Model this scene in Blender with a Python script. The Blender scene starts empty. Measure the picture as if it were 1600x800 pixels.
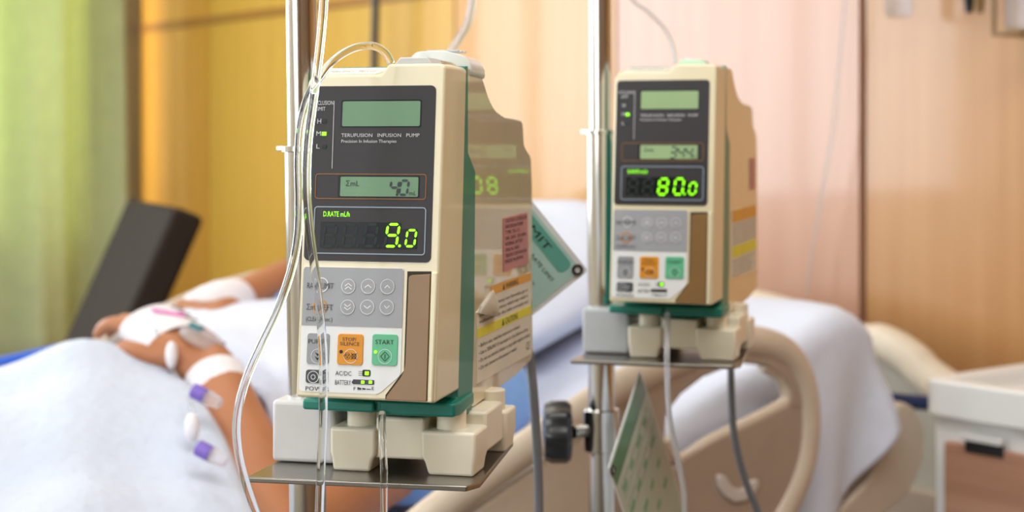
import bpy, bmesh, math, random
from mathutils import Vector, Matrix
random.seed(4)
PI = math.pi
SC = bpy.context.scene
COL = SC.collection
# ------------------------------------------------------------------ camera
FPX, HZ, ZC = 2500.0, 220.0, 1.2          # focal length in pixels, horizon row, eye height
cam = bpy.data.cameras.new('camera'); camo = bpy.data.objects.new('camera', cam); COL.objects.link(camo)
cam.sensor_width = 36; cam.lens = 36*FPX/1600; cam.shift_y = -(400-HZ)/1600
camo.location = (0, 0, ZC); camo.rotation_euler = (PI/2, 0, 0)
cam.clip_start = .05; cam.clip_end = 60
cam.dof.use_dof = True; cam.dof.focus_distance = 1.005; cam.dof.aperture_fstop = 7.0
SC.camera = camo
SC.view_settings.view_transform = 'Standard'; SC.view_settings.look = 'None'
SC.view_settings.exposure = 0.47; SC.view_settings.gamma = 1; SC.view_settings.use_curve_mapping = False
# ------------------------------------------------------------------ room frame: v runs towards the headboard wall, u away from the camera along it
VA, UA = Vector((.787, .617, 0)).normalized(), Vector((-.617, .787, 0)).normalized()
ROOMROT = math.atan2(VA.y, VA.x)
def W(v, u, z): return VA*v + UA*u + Vector((0, 0, z))
V_WALL, U_WIN, V_FRONT, U_RIGHT, CEIL = 2.40, 5.17, -3.2, -2.4, 2.75
# ------------------------------------------------------------------ world and lights
wd = bpy.data.worlds.new('World'); SC.world = wd; wd.use_nodes = True
bg = wd.node_tree.nodes['Background']; bg.inputs[0].default_value = (.80, .90, 1, 1); bg.inputs[1].default_value = 1.2
def area(name, loc, tgt, sx, sy, power, col):
    l = bpy.data.lights.new(name, 'AREA'); l.shape = 'RECTANGLE'; l.size = sx; l.size_y = sy; l.energy = power; l.color = col
    o = bpy.data.objects.new(name, l); COL.objects.link(o); o.location = loc
    o.rotation_euler = (Vector(tgt)-Vector(loc)).to_track_quat('-Z', 'Y').to_euler(); return o
WIN_V0, WIN_V1, WIN_Z0, WIN_Z1 = -2.7, 2.15, .92, 2.5
area('window_daylight', W(-.9, U_WIN+.22, 1.72), W(-.9, 0, 1.65), 3.3, 1.55, 105, (.84, .92, 1))
area('curtain_daylight', W(1.5, U_WIN+.22, 1.72), W(1.5, 0, 1.72), 1.2, 1.55, 75, (.95, 1, .98))
area('added_ceiling_fill', W(.4, .4, CEIL-.06), W(.4, .4, 0), 2.4, 1.2, 30, (1, .97, .93))  # unseen overhead fill added to lift the room, no fixture modelled
area('added_bedside_fill', W(1.2, 2.9, CEIL-.06), W(1.2, 2.9, 0), 1.2, 1.2, 12, (1, .93, .82))  # second unseen warm fill, added above the bed
area('added_front_fill', W(V_FRONT+.05, .6, 1.7), W(2, .9, 1.1), 2.6, 1.5, 55, (.92, .96, 1))  # fill added from behind the camera; the front wall has no opening
# ------------------------------------------------------------------ materials
def lin(c):
    return tuple((x/255/12.92 if x/255 <= .04045 else ((x/255+.055)/1.055)**2.4) for x in c)
def mat(name, rgb, rough=.5, metal=0, coat=0, trans=0, ior=1.45, emit=0, vary=.04, scale=30, bump=0, sheen=0, sss=0, alpha=1, spec=.5):
    m = bpy.data.materials.new(name); m.use_nodes = True; nt = m.node_tree; N = nt.nodes; b = N['Principled BSDF']
    c = (*lin(rgb), 1)
    b.inputs['Roughness'].default_value = rough; b.inputs['Metallic'].default_value = metal
    b.inputs['Coat Weight'].default_value = coat; b.inputs['Coat Roughness'].default_value = .06
    b.inputs['Transmission Weight'].default_value = trans; b.inputs['IOR'].default_value = ior
    b.inputs['Sheen Weight'].default_value = sheen; b.inputs['Alpha'].default_value = alpha
    b.inputs['Specular IOR Level'].default_value = spec
    if sss: b.inputs['Subsurface Weight'].default_value = sss; b.inputs['Subsurface Radius'].default_value = (.02, .008, .004); b.inputs['Subsurface Scale'].default_value = .6
    tc = N.new('ShaderNodeTexCoord'); no = N.new('ShaderNodeTexNoise'); no.inputs['Scale'].default_value = scale; no.inputs['Detail'].default_value = 3
    nt.links.new(tc.outputs['Object'], no.inputs['Vector'])
    rp = N.new('ShaderNodeValToRGB'); e = rp.color_ramp.elements
    e[0].position = .3; e[1].position = .7
    e[0].color = tuple(max(0, x*(1-vary)) for x in c[:3])+(1,); e[1].color = tuple(min(1, x*(1+vary)) for x in c[:3])+(1,)
    nt.links.new(no.outputs['Fac'], rp.inputs['Fac']); nt.links.new(rp.outputs['Color'], b.inputs['Base Color'])
    if bump:
        bp = N.new('ShaderNodeBump'); bp.inputs['Strength'].default_value = bump; bp.inputs['Distance'].default_value = .01
        nt.links.new(no.outputs['Fac'], bp.inputs['Height']); nt.links.new(bp.outputs['Normal'], b.inputs['Normal'])
    if emit: b.inputs['Emission Color'].default_value = c; b.inputs['Emission Strength'].default_value = emit
    return m
def wood(name, a, b_, rough=.3, coat=.3, sx=40, axis='z'):
    m = mat(name, a, rough, coat=coat); nt = m.node_tree; N = nt.nodes
    rp = next(n for n in N if n.type == 'VALTORGB'); no = next(n for n in N if n.type == 'TEX_NOISE'); tc = next(n for n in N if n.type == 'TEX_COORD')
    mp = N.new('ShaderNodeMapping'); mp.inputs['Scale'].default_value = (sx, sx, 1.2) if axis == 'z' else (1.2, 1.2, sx)
    nt.links.new(tc.outputs['Object'], mp.inputs['Vector']); nt.links.new(mp.outputs['Vector'], no.inputs['Vector'])
    no.inputs['Scale'].default_value = 1.0; no.inputs['Detail'].default_value = 5
    rp.color_ramp.elements[0].color = (*lin(a), 1); rp.color_ramp.elements[1].color = (*lin(b_), 1)
    return m
M = {}
M['cream'] = mat('cream_plastic', (224, 215, 182), .32, coat=.35, vary=.015)
M['cream_side'] = mat('beige_gloss_plastic', (214, 200, 164), .28, coat=.9, vary=.02)
M['cream_side'].node_tree.nodes['Principled BSDF'].inputs['Coat Roughness'].default_value = .015
M['base_cream'] = mat('ivory_plastic', (238, 232, 212), .35, coat=.25, vary=.02)
M['teal'] = mat('teal_plastic', (14, 124, 108), .38, coat=.15, vary=.03)
M['panel_dark'] = mat('charcoal_panel', (56, 55, 57), .45, vary=.02, spec=.3)
M['panel_grey'] = mat('grey_keypad', (160, 164, 170), .5, vary=.02)
M['panel_white'] = mat('white_keypad', (232, 236, 238), .5, vary=.01)
M['key_grey'] = mat('grey_key', (150, 153, 158), .45)
M['key_dark'] = mat('dark_key', (58, 62, 70), .45)
M['orange'] = mat('orange_key', (222, 146, 10), .45)
M['green'] = mat('green_key', (98, 190, 146), .45)
M['brown'] = mat('brown_door_plastic', (134, 102, 60), .4, coat=.15)
M['gap'] = mat('painted_gap_shade', (50, 44, 36), .7)
M['lcd'] = mat('lcd_glass', (116, 152, 122), .5, spec=.3, vary=.05, scale=12)
M['lcd2'] = mat('lcd_glass_bright', (150, 178, 132), .5, spec=.3, vary=.05, scale=12)
M['lcd_ink'] = mat('lcd_segments', (44, 58, 62), .5)
M['led_bg'] = mat('led_window', (12, 18, 22), .3, spec=.2)
M['led_off'] = mat('unlit_segment', (48, 60, 56), .5, spec=.2)
M['led_on'] = mat('lit_green_segment', (140, 255, 0), .4, emit=1.0, vary=0)
M['ink_white'] = mat('white_print', (205, 208, 212), .5)
M['ink_blue'] = mat('pale_blue_print', (150, 168, 186), .5)
M['ink_orange'] = mat('orange_print', (150, 100, 40), .5)
M['ink_dark'] = mat('dark_print', (66, 68, 76), .6)
M['ink_black'] = mat('black_print', (30, 30, 34), .6)
M['ring_white'] = mat('white_ring_print', (228, 230, 232), .4)
M['label_white'] = mat('white_label', (222, 220, 208), .5)
M['label_pink'] = mat('pink_label', (192, 132, 136), .5)
M['label_orange'] = mat('orange_label_band', (226, 168, 60), .5)
M['label_yellow'] = mat('yellow_label_band', (226, 222, 60), .5)
M['clear_white'] = mat('frosted_white_plastic', (225, 230, 228), .25, coat=.5, trans=.15)
M['cap_grey'] = mat('grey_plastic_lid', (188, 190, 192), .35)
M['cap_green'] = mat('pale_green_lid', (190, 226, 200), .35)
M['steel'] = mat('brushed_steel', (196, 194, 190), .14, metal=1, vary=.03)
M['steel_plate'] = mat('stainless_plate', (150, 146, 140), .28, metal=1, vary=.05)
M['box_grey'] = mat('pale_grey_plastic', (214, 214, 216), .45)
M['box_grey2'] = mat('light_grey_plastic', (180, 184, 188), .45)
M['tube'] = mat('clear_tubing', (244, 248, 250), .03, trans=1, ior=1.17, vary=0, coat=1)
M['tube_soft'] = mat('clear_soft_plastic', (236, 240, 246), .2, trans=.75, ior=1.2, vary=0)
M['cable'] = mat('grey_rubber_cable', (112, 116, 122), .45)
M['black'] = mat('black_plastic', (24, 26, 30), .3, coat=.3)
M['sheet'] = mat('white_linen', (216, 224, 242), .85, bump=.15, scale=60, sheen=.2, vary=.01)
M['blanket'] = mat('white_blanket_cloth', (198, 208, 226), .9, bump=.3, scale=60, sheen=.2, vary=.015)
M['pillow'] = mat('white_pillow_linen', (216, 224, 242), .85, bump=.1, scale=30, vary=.01)
M['rail'] = mat('beige_rail_plastic', (204, 190, 172), .42, coat=.15)
M['rail_panel'] = mat('taupe_rail_panel', (170, 152, 136), .45)
M['rail_mark'] = mat('pale_release_handle', (208, 200, 196), .4)
M['head_cream'] = mat('cream_headboard', (232, 220, 200), .35, coat=.2)
M['head_grey'] = mat('grey_headboard_panel', (176, 172, 160), .5)
M['navy'] = mat('navy_plastic', (24, 50, 98), .4)
M['blue'] = mat('blue_plastic_strip', (60, 110, 220), .4)
M['gown'] = mat('light_blue_gown_cloth', (120, 165, 225), .85, bump=.1, scale=80, sheen=.2)
M['skin'] = mat('brown_skin', (176, 116, 78), .5, vary=.08, scale=14, sss=.08)
M['hair'] = mat('dark_hair', (28, 24, 22), .6)
M['tape'] = mat('white_tape', (236, 234, 240), .6, bump=.1)
M['film'] = mat('clear_film_dressing', (240, 236, 240), .12, trans=.7, ior=1.15)
M['pink'] = mat('pink_marker', (240, 120, 205), .6)
M['ink_teal'] = mat('teal_hub', (40, 120, 130), .4)
M['purple'] = mat('purple_connector', (120, 95, 190), .3)
M['curtain'] = mat('green_curtain_cloth', (210, 216, 176), .9, bump=.05, vary=.05, scale=20)
M['chair'] = mat('dark_brown_leather', (50, 42, 36), .8, spec=.15, coat=0, bump=.1)
M['floor'] = mat('grey_vinyl', (120, 120, 116), .35, vary=.1, scale=4)
M['wall'] = mat('cream_wall_paint', (226, 214, 190), .8)
M['walltan'] = mat('tan_reflection_wall', (150, 112, 76), .5)
M['ceil'] = mat('white_ceiling_paint', (238, 236, 230), .9)
M['alu'] = mat('grey_aluminium', (132, 136, 142), .35, metal=.6)
M['seam'] = mat('dark_seam', (70, 52, 40), .7)
M['trimwood'] = mat('brown_trim', (166, 112, 48), .4, coat=.2)
M['cab_white'] = mat('white_laminate', (240, 244, 246), .3, coat=.2, vary=.005)
M['cab_wood'] = wood('brown_walnut_laminate', (168, 124, 100), (190, 146, 122), .4, .1, 60, 'x')
M['dark_steel'] = mat('dark_steel', (70, 72, 74), .3, metal=.8)
M['bottle'] = mat('clear_bottle', (230, 236, 246), .08, trans=.85, ior=1.2, vary=0)
M['card_teal'] = mat('teal_card', (176, 214, 210), .25, coat=.5)
M['card_band'] = mat('teal_card_band', (96, 172, 160), .3, coat=.5)
M['card_edge'] = mat('laminate_edge', (228, 234, 238), .2, coat=.5)
M['card_green'] = mat('green_card_band', (44, 124, 82), .35, coat=.3)
M['card_pale'] = mat('pale_green_card', (178, 198, 184), .35, coat=.3)
M['card_mark'] = mat('green_card_mark', (110, 168, 130), .4)
# curtain lets the daylight through
nt = M['curtain'].node_tree; N = nt.nodes; pb = N['Principled BSDF']; out = next(n for n in N if n.type == 'OUTPUT_MATERIAL')
tl = N.new('ShaderNodeBsdfTranslucent'); tl.inputs[0].default_value = (*lin((205, 214, 165)), 1); mx = N.new('ShaderNodeMixShader'); mx.inputs[0].default_value = .24
nt.links.new(pb.outputs[0], mx.inputs[1]); nt.links.new(tl.outputs[0], mx.inputs[2]); nt.links.new(mx.outputs[0], out.inputs[0])
# ------------------------------------------------------------------ helpers
def link(name, me, m, parent=None):
    o = bpy.data.objects.new(name, me); COL.objects.link(o)
    if m is not None: me.materials.append(m)
    if parent: o.parent = parent
    return o
def obj(name, bm, m, parent=None, smooth=True, bevel=0, seg=3, world=False, sub=0, angle=35):
    """link a bmesh as one object; world=True means its vertices are world points (parent offset removed)"""
    if world and parent is not None:
        mt = Matrix.Identity(4); p = parent
        chain = []
        while p: chain.append(p); p = p.parent
        for p in reversed(chain): mt = mt @ (Matrix.Translation(p.location) @ p.rotation_euler.to_matrix().to_4x4())
        bmesh.ops.transform(bm, matrix=mt.inverted(), verts=bm.verts)
    bmesh.ops.recalc_face_normals(bm, faces=bm.faces)
    me = bpy.data.meshes.new(name); bm.to_mesh(me); bm.free()
    if smooth:
        for p in me.polygons: p.use_smooth = True
        try: me.set_sharp_from_angle(angle=math.radians(angle))
        except Exception: pass
    o = link(name, me, m, parent)
    if bevel:
        b = o.modifiers.new('b', 'BEVEL'); b.width = bevel; b.segments = seg; b.limit_method = 'ANGLE'; b.angle_limit = math.radians(30); b.harden_normals = False
    if sub:
        s = o.modifiers.new('s', 'SUBSURF'); s.levels = sub; s.render_levels = sub
    return o
def tag(o, label, cat, group=None, kind=None):
    o['label'] = label
    o['category'] = cat
    if group: o['group'] = group
    if kind: o['kind'] = kind
    return o
def thing(name, label, cat, loc=(0, 0, 0), rotz=0, group=None):
    o = bpy.data.objects.new(name, None); COL.objects.link(o); o.location = loc; o.rotation_euler = (0, 0, rotz); o.empty_display_size = .05
    return tag(o, label, cat, group)
def struct(name, bm, m, **k):
    o = obj(name, bm, m, **k); o['kind'] = 'structure'; return o
def room(bm):
    bmesh.ops.transform(bm, matrix=Matrix.Rotation(ROOMROT, 4, 'Z'), verts=bm.verts); return bm
def box(bm, a, b):
    vs = [bm.verts.new((x, y, z)) for x in (a[0], b[0]) for y in (a[1], b[1]) for z in (a[2], b[2])]
    for f in ((0, 1, 3, 2), (4, 6, 7, 5), (0, 4, 5, 1), (2, 3, 7, 6), (0, 2, 6, 4), (1, 5, 7, 3)): bm.faces.new([vs[i] for i in f])
    return bm
def nbox(a, b): return box(bmesh.new(), a, b)
def prism(bm, pts, f0, f1):
    """pts 2D polygon; f0,f1 map a 2D point to 3D on the two end surfaces"""
    a = [bm.verts.new(f0(*p)) for p in pts]; b = [bm.verts.new(f1(*p)) for p in pts]; n = len(pts)
    bm.faces.new(a); bm.faces.new(b[::-1])
    for i in range(n): bm.faces.new((a[i], a[(i+1) % n], b[(i+1) % n], b[i]))
    return bm
def catmull(pts, n=8):
    pts = [Vector(p) for p in pts]; P = [pts[0]*2-pts[1]]+pts+[pts[-1]*2-pts[-2]]; o = []
    for i in range(1, len(P)-2):
        for j in range(n):
            t = j/n; a, b, c, d = P[i-1:i+3]
            o.append(.5*((2*b)+(c-a)*t+(2*a-5*b+4*c-d)*t*t+(3*b-a-3*c+d)*t**3))
    o.append(pts[-1].copy()); return o
def tube(bm, pts, r, seg=12, closed=False, flat=None):
    n = len(pts); rings = []; up = None
    for i, p in enumerate(pts):
        if closed: t = (pts[(i+1) % n]-pts[i-1]).normalized()
        else: t = (pts[min(i+1, n-1)]-pts[max(i-1, 0)]).normalized()
        if up is None: up = (Vector((0, 1, 0)) if abs(t.y) < .9 else Vector((1, 0, 0)))
        s = t.cross(up).normalized(); up = s.cross(t).normalized()
        rr = r(i/(n-1)) if callable(r) else r
        fx = flat if flat else 1
        rings.append([bm.verts.new(p+(s*math.cos(2*PI*k/seg)+up*math.sin(2*PI*k/seg)*fx)*rr) for k in range(seg)])
    m = n if closed else n-1
    for i in range(m):
        A, B = rings[i], rings[(i+1) % n]
        for k in range(seg): bm.faces.new((A[k], A[(k+1) % seg], B[(k+1) % seg], B[k]))
    if not closed: bm.faces.new(rings[0][::-1]); bm.faces.new(rings[-1])
    return bm
def cyl(bm, a, b, r, seg=32, r2=None):
    a, b = Vector(a), Vector(b); r2 = r if r2 is None else r2
    return tube(bm, [a, b], (lambda t: r+(r2-r)*t), seg)
def lathe(bm, prof, M4=None, seg=32):
    M4 = M4 or Matrix.Identity(4); rings = []
    for r, z in prof: rings.append([bm.verts.new(M4 @ Vector((r*math.cos(2*PI*k/seg), r*math.sin(2*PI*k/seg), z))) for k in range(seg)])
    for A, B in zip(rings, rings[1:]):
        for k in range(seg): bm.faces.new((A[k], A[(k+1) % seg], B[(k+1) % seg], B[k]))
    bm.faces.new(rings[0][::-1]); bm.faces.new(rings[-1]); return bm
def rrect(x0, z0, x1, z1, r, n=5):
    o = []
    for cx, cz, a0 in ((x1-r, z1-r, 0), (x0+r, z1-r, 90), (x0+r, z0+r, 180), (x1-r, z0+r, 270)):
        for i in range(n+1):
            a = math.radians(a0+90*i/n); o.append((cx+r*math.cos(a), cz+r*math.sin(a)))
    return o
def roundpoly(pts, r, n=4):
    o = []; m = len(pts)
    for i in range(m):
        p = Vector(pts[i]); a = Vector(pts[i-1])-p; b = Vector(pts[(i+1) % m])-p
        rr = r[i] if isinstance(r, (list, tuple)) else r
        d = min(rr, a.length*.45, b.length*.45); A = p+a.normalized()*d; B = p+b.normalized()*d
        for k in range(n+1):
            t = k/n; o.append(tuple(A*(1-t)**2+p*2*t*(1-t)+B*t*t))
    return o
def at(px, py, Y): return Vector(((px-800)/FPX*Y, Y, ZC-(py-HZ)/FPX*Y))
def on_u(px, py, U):
    d = Vector(((px-800)/FPX, 1, -(py-HZ)/FPX)); t = U/(d.dot(UA)); p = d*t+Vector((0, 0, ZC)); return p.dot(VA), U, p.z
def on_v(px, py, V):
    d = Vector(((px-800)/FPX, 1, -(py-HZ)/FPX)); t = V/(d.dot(VA)); p = d*t+Vector((0, 0, ZC)); return V, p.dot(UA), p.z
_font = {}
def text_bm(bm, s, x0, x1, h, f, base=0.0, align=None):
    """letters as flat mesh; fitted to x0..x1 and cap height h, mapped through f(x, z)"""
    if s not in _font:
        cu = bpy.data.curves.new('t', 'FONT'); cu.body = s; cu.resolution_u = 2
        ob = bpy.data.objects.new('t', cu); COL.objects.link(ob); bpy.context.view_layer.update()
        me = bpy.data.meshes.new_from_object(ob.evaluated_get(bpy.context.evaluated_depsgraph_get()))
        _font[s] = ([tuple(v.co) for v in me.vertices], [tuple(p.vertices) for p in me.polygons])
        bpy.data.objects.remove(ob); bpy.data.meshes.remove(me); bpy.data.curves.remove(cu)
    vs, fs = _font[s]
    if not vs: return bm
    a, b = min(v[0] for v in vs), max(v[0] for v in vs); k = (x1-x0)/(b-a); kz = h/.70
    nv = [bm.verts.new(f(x0+(v[0]-a)*k, base+v[1]*kz)) for v in vs]
    for p in fs:
        try: bm.faces.new([nv[i] for i in p])
        except ValueError: pass
    return bm
# ------------------------------------------------------------------ room shell
bm = room(nbox((V_FRONT-.1, U_RIGHT-.1, -.06), (V_WALL+.1, U_WIN+.1, 0))); struct('floor', bm, M['floor'], smooth=False)
bm = room(nbox((V_FRONT-.1, U_RIGHT-.1, CEIL), (V_WALL+.1, U_WIN+.1, CEIL+.06))); struct('ceiling', bm, M['ceil'], smooth=False)
bm = room(nbox((V_WALL, U_RIGHT-.1, 0), (V_WALL+.1, U_WIN+.1, CEIL))); wb = struct('wall_back', bm, M['seam'], smooth=False)
struct('wall_front', room(nbox((V_FRONT-.1, U_RIGHT-.1, 0), (V_FRONT, U_WIN+.1, CEIL))), M['wall'], smooth=False)
struct('wall_right', room(nbox((V_FRONT-.1, U_RIGHT-.1, 0), (V_WALL+.1, U_RIGHT, CEIL))), M['walltan'], smooth=False)  # unseen wall, made dark tan to deepen the reflections in the chrome poles
bm = bmesh.new()
for a, b in (((V_FRONT, U_WIN, 0), (V_WALL, U_WIN+.12, WIN_Z0)), ((V_FRONT, U_WIN, WIN_Z1), (V_WALL, U_WIN+.12, CEIL)), ((V_FRONT, U_WIN, WIN_Z0), (WIN_V0, U_WIN+.12, WIN_Z1)), ((WIN_V1, U_WIN, WIN_Z0), (V_WALL, U_WIN+.12, WIN_Z1))): box(bm, a, b)
struct('wall_left', room(bm), M['wall'], smooth=False)
bm = bmesh.new()
for a, b in (((WIN_V0, U_WIN-.02, WIN_Z0-.04), (WIN_V1, U_WIN+.08, WIN_Z0)), ((WIN_V0, U_WIN, WIN_Z1-.05), (WIN_V1, U_WIN+.06, WIN_Z1)), ((WIN_V0, U_WIN, WIN_Z0), (WIN_V0+.05, U_WIN+.06, WIN_Z1)), ((WIN_V1-.05, U_WIN, WIN_Z0), (WIN_V1, U_WIN+.06, WIN_Z1)), ((-1.1, U_WIN, WIN_Z0), (-1.05, U_WIN+.06, WIN_Z1)), ((.55, U_WIN, WIN_Z0), (.6, U_WIN+.06, WIN_Z1))): box(bm, a, b)
struct('window_1', room(bm), M['alu'], smooth=False, bevel=.004)
# laminate panels on the wall behind the bed; seams measured from the photograph
seams = [U_WIN-.02, 4.60, 3.93, 3.27, 2.66, 1.965, 1.33, .67, 0, -.67, -1.33, -2.0]
lit_tones = [((206, 146, 56), (216, 156, 64)), ((210, 160, 66), (218, 170, 74)), ((208, 158, 66), (216, 170, 78)), ((204, 148, 76), (212, 158, 88)), ((196, 150, 124), (203, 158, 132)),
         ((184, 134, 84), (194, 146, 96)), ((190, 138, 84), (200, 150, 96))]  # yellow-to-pink shift of the mixed light is put into the panel colours
zt = 1.583
bm_rec = []
for i in range(len(seams)-1):
    t = lit_tones[min(i, len(lit_tones)-1)]; mm = wood('laminate_%d' % i, *t, rough=.34, coat=.28, sx=30)
    g = .004; g0 = .009 if i == 5 else g; g1 = .009 if i == 4 else g
    bm = bmesh.new(); box(bm, (V_WALL-.02, seams[i+1]+g1, .1), (V_WALL, seams[i]-g0, zt-.012)); box(bm, (V_WALL-.02, seams[i+1]+g1, zt+.012), (V_WALL, seams[i]-g0, CEIL))
    o = obj('wall_panel', room(bm), mm, wb, smooth=False)
struct('baseboard_back', room(nbox((V_WALL-.03, U_RIGHT, 0), (V_WALL, U_WIN, .1))), M['trimwood'], bevel=.003)
struct('trim_1', room(nbox((V_WALL-.026, 2.3, zt-.013), (V_WALL-.002, U_WIN-.02, zt+.013))), M['trimwood'], bevel=.003)
struct('trim_2', room(nbox((V_WALL-.10, U_WIN-.07, 0), (V_WALL-.0, U_WIN, CEIL))), M['alu'], bevel=.006)
# ------------------------------------------------------------------ curtain along the window wall
def curtain(name, v0, v1, label, seedp, z0=.43, z1=2.6):
    bm = bmesh.new(); n = 150; nz = 14; g = []
    for i in range(n+1):
        s = i/n; row = []
        for j in range(nz+1):
            t = j/nz
            v = v0+(v1-v0)*s + .03*math.sin(9*s+seedp)*(1-t)
            amp = .08+.02*math.sin(5*s+seedp)
            u = U_WIN-.17+amp*math.sin(2*PI*4.4*s+seedp+.9*math.sin(3*s)+1.1*(1-t))+.010*math.sin(2*PI*13*s+1.5*t)
            row.append(bm.verts.new((v, u, z0+(z1-z0)*t)))
        g.append(row)
    for i in range(n):
        for j in range(nz): bm.faces.new((g[i][j], g[i+1][j], g[i+1][j+1], g[i][j+1]))
    o = obj(name, room(bm), M['curtain']); s = o.modifiers.new('s', 'SOLIDIFY'); s.thickness = .002
    tag(o, label, 'curtain'); return o
curtain('window_curtain', .95, 2.27, 'pale green pleated curtain hanging over the left end of the window, behind the dark chair', .4)
rt = thing('curtain_rail', 'metal rail holding the green curtain above the window', 'curtain rail', W(1.6, U_WIN-.17, 2.62), ROOMROT)
obj('rail', cyl(bmesh.new(), (-.75, 0, 0), (.72, 0, 0), .012, 16), M['alu'], rt)
for x in (-.6, .6): obj('bracket', nbox((x-.01, 0, -.01), (x+.01, .172, .01)), M['alu'], rt, bevel=.002)
# ------------------------------------------------------------------ infusion pumps (local frame: x right, y depth, z up, origin on the shelf)
TH1 = math.radians(13.5)
O1 = Vector((-.0512, 1.0, .9806)); ZB = .0562; LEAN = .11
R1, D1 = Vector((math.cos(TH1), -math.sin(TH1), 0)), Vector((math.sin(TH1), math.cos(TH1), 0))
def L1(p): q = p-O1; return Vector((R1.dot(q), D1.dot(q), q.z))
C1 = L1(Vector((0, 0, ZC)))
def ray1(px, py): return L1(O1+Vector(((px-800)/FPX, 1, -(py-HZ)/FPX)))
def FP(px, py):
    b = ray1(px, py); t = -(C1.y-LEAN*(C1.z-ZB))/(b.y-LEAN*b.z); p = C1+b*t; return (p.x, p.z)
def SP(px, py, x=0.0):
    b = ray1(px, py); p = C1+b*((x-C1.x)/b.x); return (p.y, p.z)
def YP(px, py, y):
    b = ray1(px, py); p = C1+b*((y-C1.y)/b.y); return (p.x, p.z)
def fy(off): return lambda x, z: Vector((x, LEAN*(z-ZB)-off, z))
def on_face(bm, pts, off, back=0.0): return prism(bm, pts, fy(off), fy(back))
def frect(a, b, r=0.0008):            # rounded rectangle between two measured corners on the face
    p, q = FP(*a), FP(*b); return rrect(min(p[0], q[0]), min(p[1], q[1]), max(p[0], q[0]), max(p[1], q[1]), r)
def ftext(bm, s, px0, px1, pytop, pybot, off):
    p, q = FP(px0, pybot), FP(px1, pybot); h = FP(px0, pytop)[1]-p[1]; return text_bm(bm, s, p[0], q[0], h, fy(off), p[1])
def fframe(bm, a, b, r, w, off):      # thin outline
    o = frect(a, b, r); cx = sum(p[0] for p in o)/len(o); cz = sum(p[1] for p in o)/len(o)
    p, q = FP(*a), FP(*b); x0, x1 = sorted((p[0], q[0])); z0, z1 = sorted((p[1], q[1]))
    i = rrect(x0+w, z0+w, x1-w, z1-w, max(r-w, .0002)); f = fy(off)
    A = [bm.verts.new(f(*v)) for v in o]; B = [bm.verts.new(f(*v)) for v in i]; n = len(A)
    for k in range(n): bm.faces.new((A[k], A[(k+1) % n], B[(k+1) % n], B[k]))
def fring(bm, c, r0, r1, off, n=28):
    f = fy(off); A = [bm.verts.new(f(c[0]+r0*math.cos(2*PI*k/n), c[1]+r0*math.sin(2*PI*k/n))) for k in range(n)]
    B = [bm.verts.new(f(c[0]+r1*math.cos(2*PI*k/n), c[1]+r1*math.sin(2*PI*k/n))) for k in range(n)]
    for k in range(n): bm.faces.new((A[k], A[(k+1) % n], B[(k+1) % n], B[k]))
def fpath(bm, pts, w, off):           # stroked polyline printed on the face
    f = fy(off)
    for a, b in zip(pts, pts[1:]):
        a, b = Vector(a), Vector(b); d = (b-a).normalized(); n = Vector((-d.y, d.x))*w/2; e = d*w*.3
        bm.faces.new([bm.verts.new(f(*q)) for q in (a-e+n, b+e+n, b+e-n, a-e-n)])
def disc(c, r, n=20): return [(c[0]+r*math.cos(2*PI*k/n), c[1]+r*math.sin(2*PI*k/n)) for k in range(n)]
SEG = {'a': ((.1, 1), (.9, 1)), 'b': ((1, .93), (1, .55)), 'c': ((1, .45), (1, .07)), 'd': ((.1, 0), (.9, 0)), 'e': ((0, .07), (0, .45)), 'f': ((0, .55), (0, .93)), 'g': ((.1, .5), (.9, .5))}
DIG = {'0': 'abcdef', '3': 'abcdg', '4': 'bcfg', '8': 'abcdefg', '9': 'abcdfg', ' ': ''}
def seven(bm_on, bm_off, ch, x0, z0, w, h, t, off, slant=.13):
    f = fy(off)
    for s, (a, b) in SEG.items():
        tgt = bm_on if s in DIG[ch] else bm_off
        if tgt is None: continue
        A = Vector((x0+a[0]*w, z0+a[1]*h)); B = Vector((x0+b[0]*w, z0+b[1]*h)); d = (B-A).normalized(); n = Vector((-d.y, d.x))*t/2; e = d*t*.5
        q = [A-e*.2+n*0, A+e+n, B-e+n, B+e*.2, B-e-n, A+e-n]
        tgt.faces.new([tgt.verts.new(f(p[0]+(p[1]-z0)*slant, p[1])) for p in q])
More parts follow.
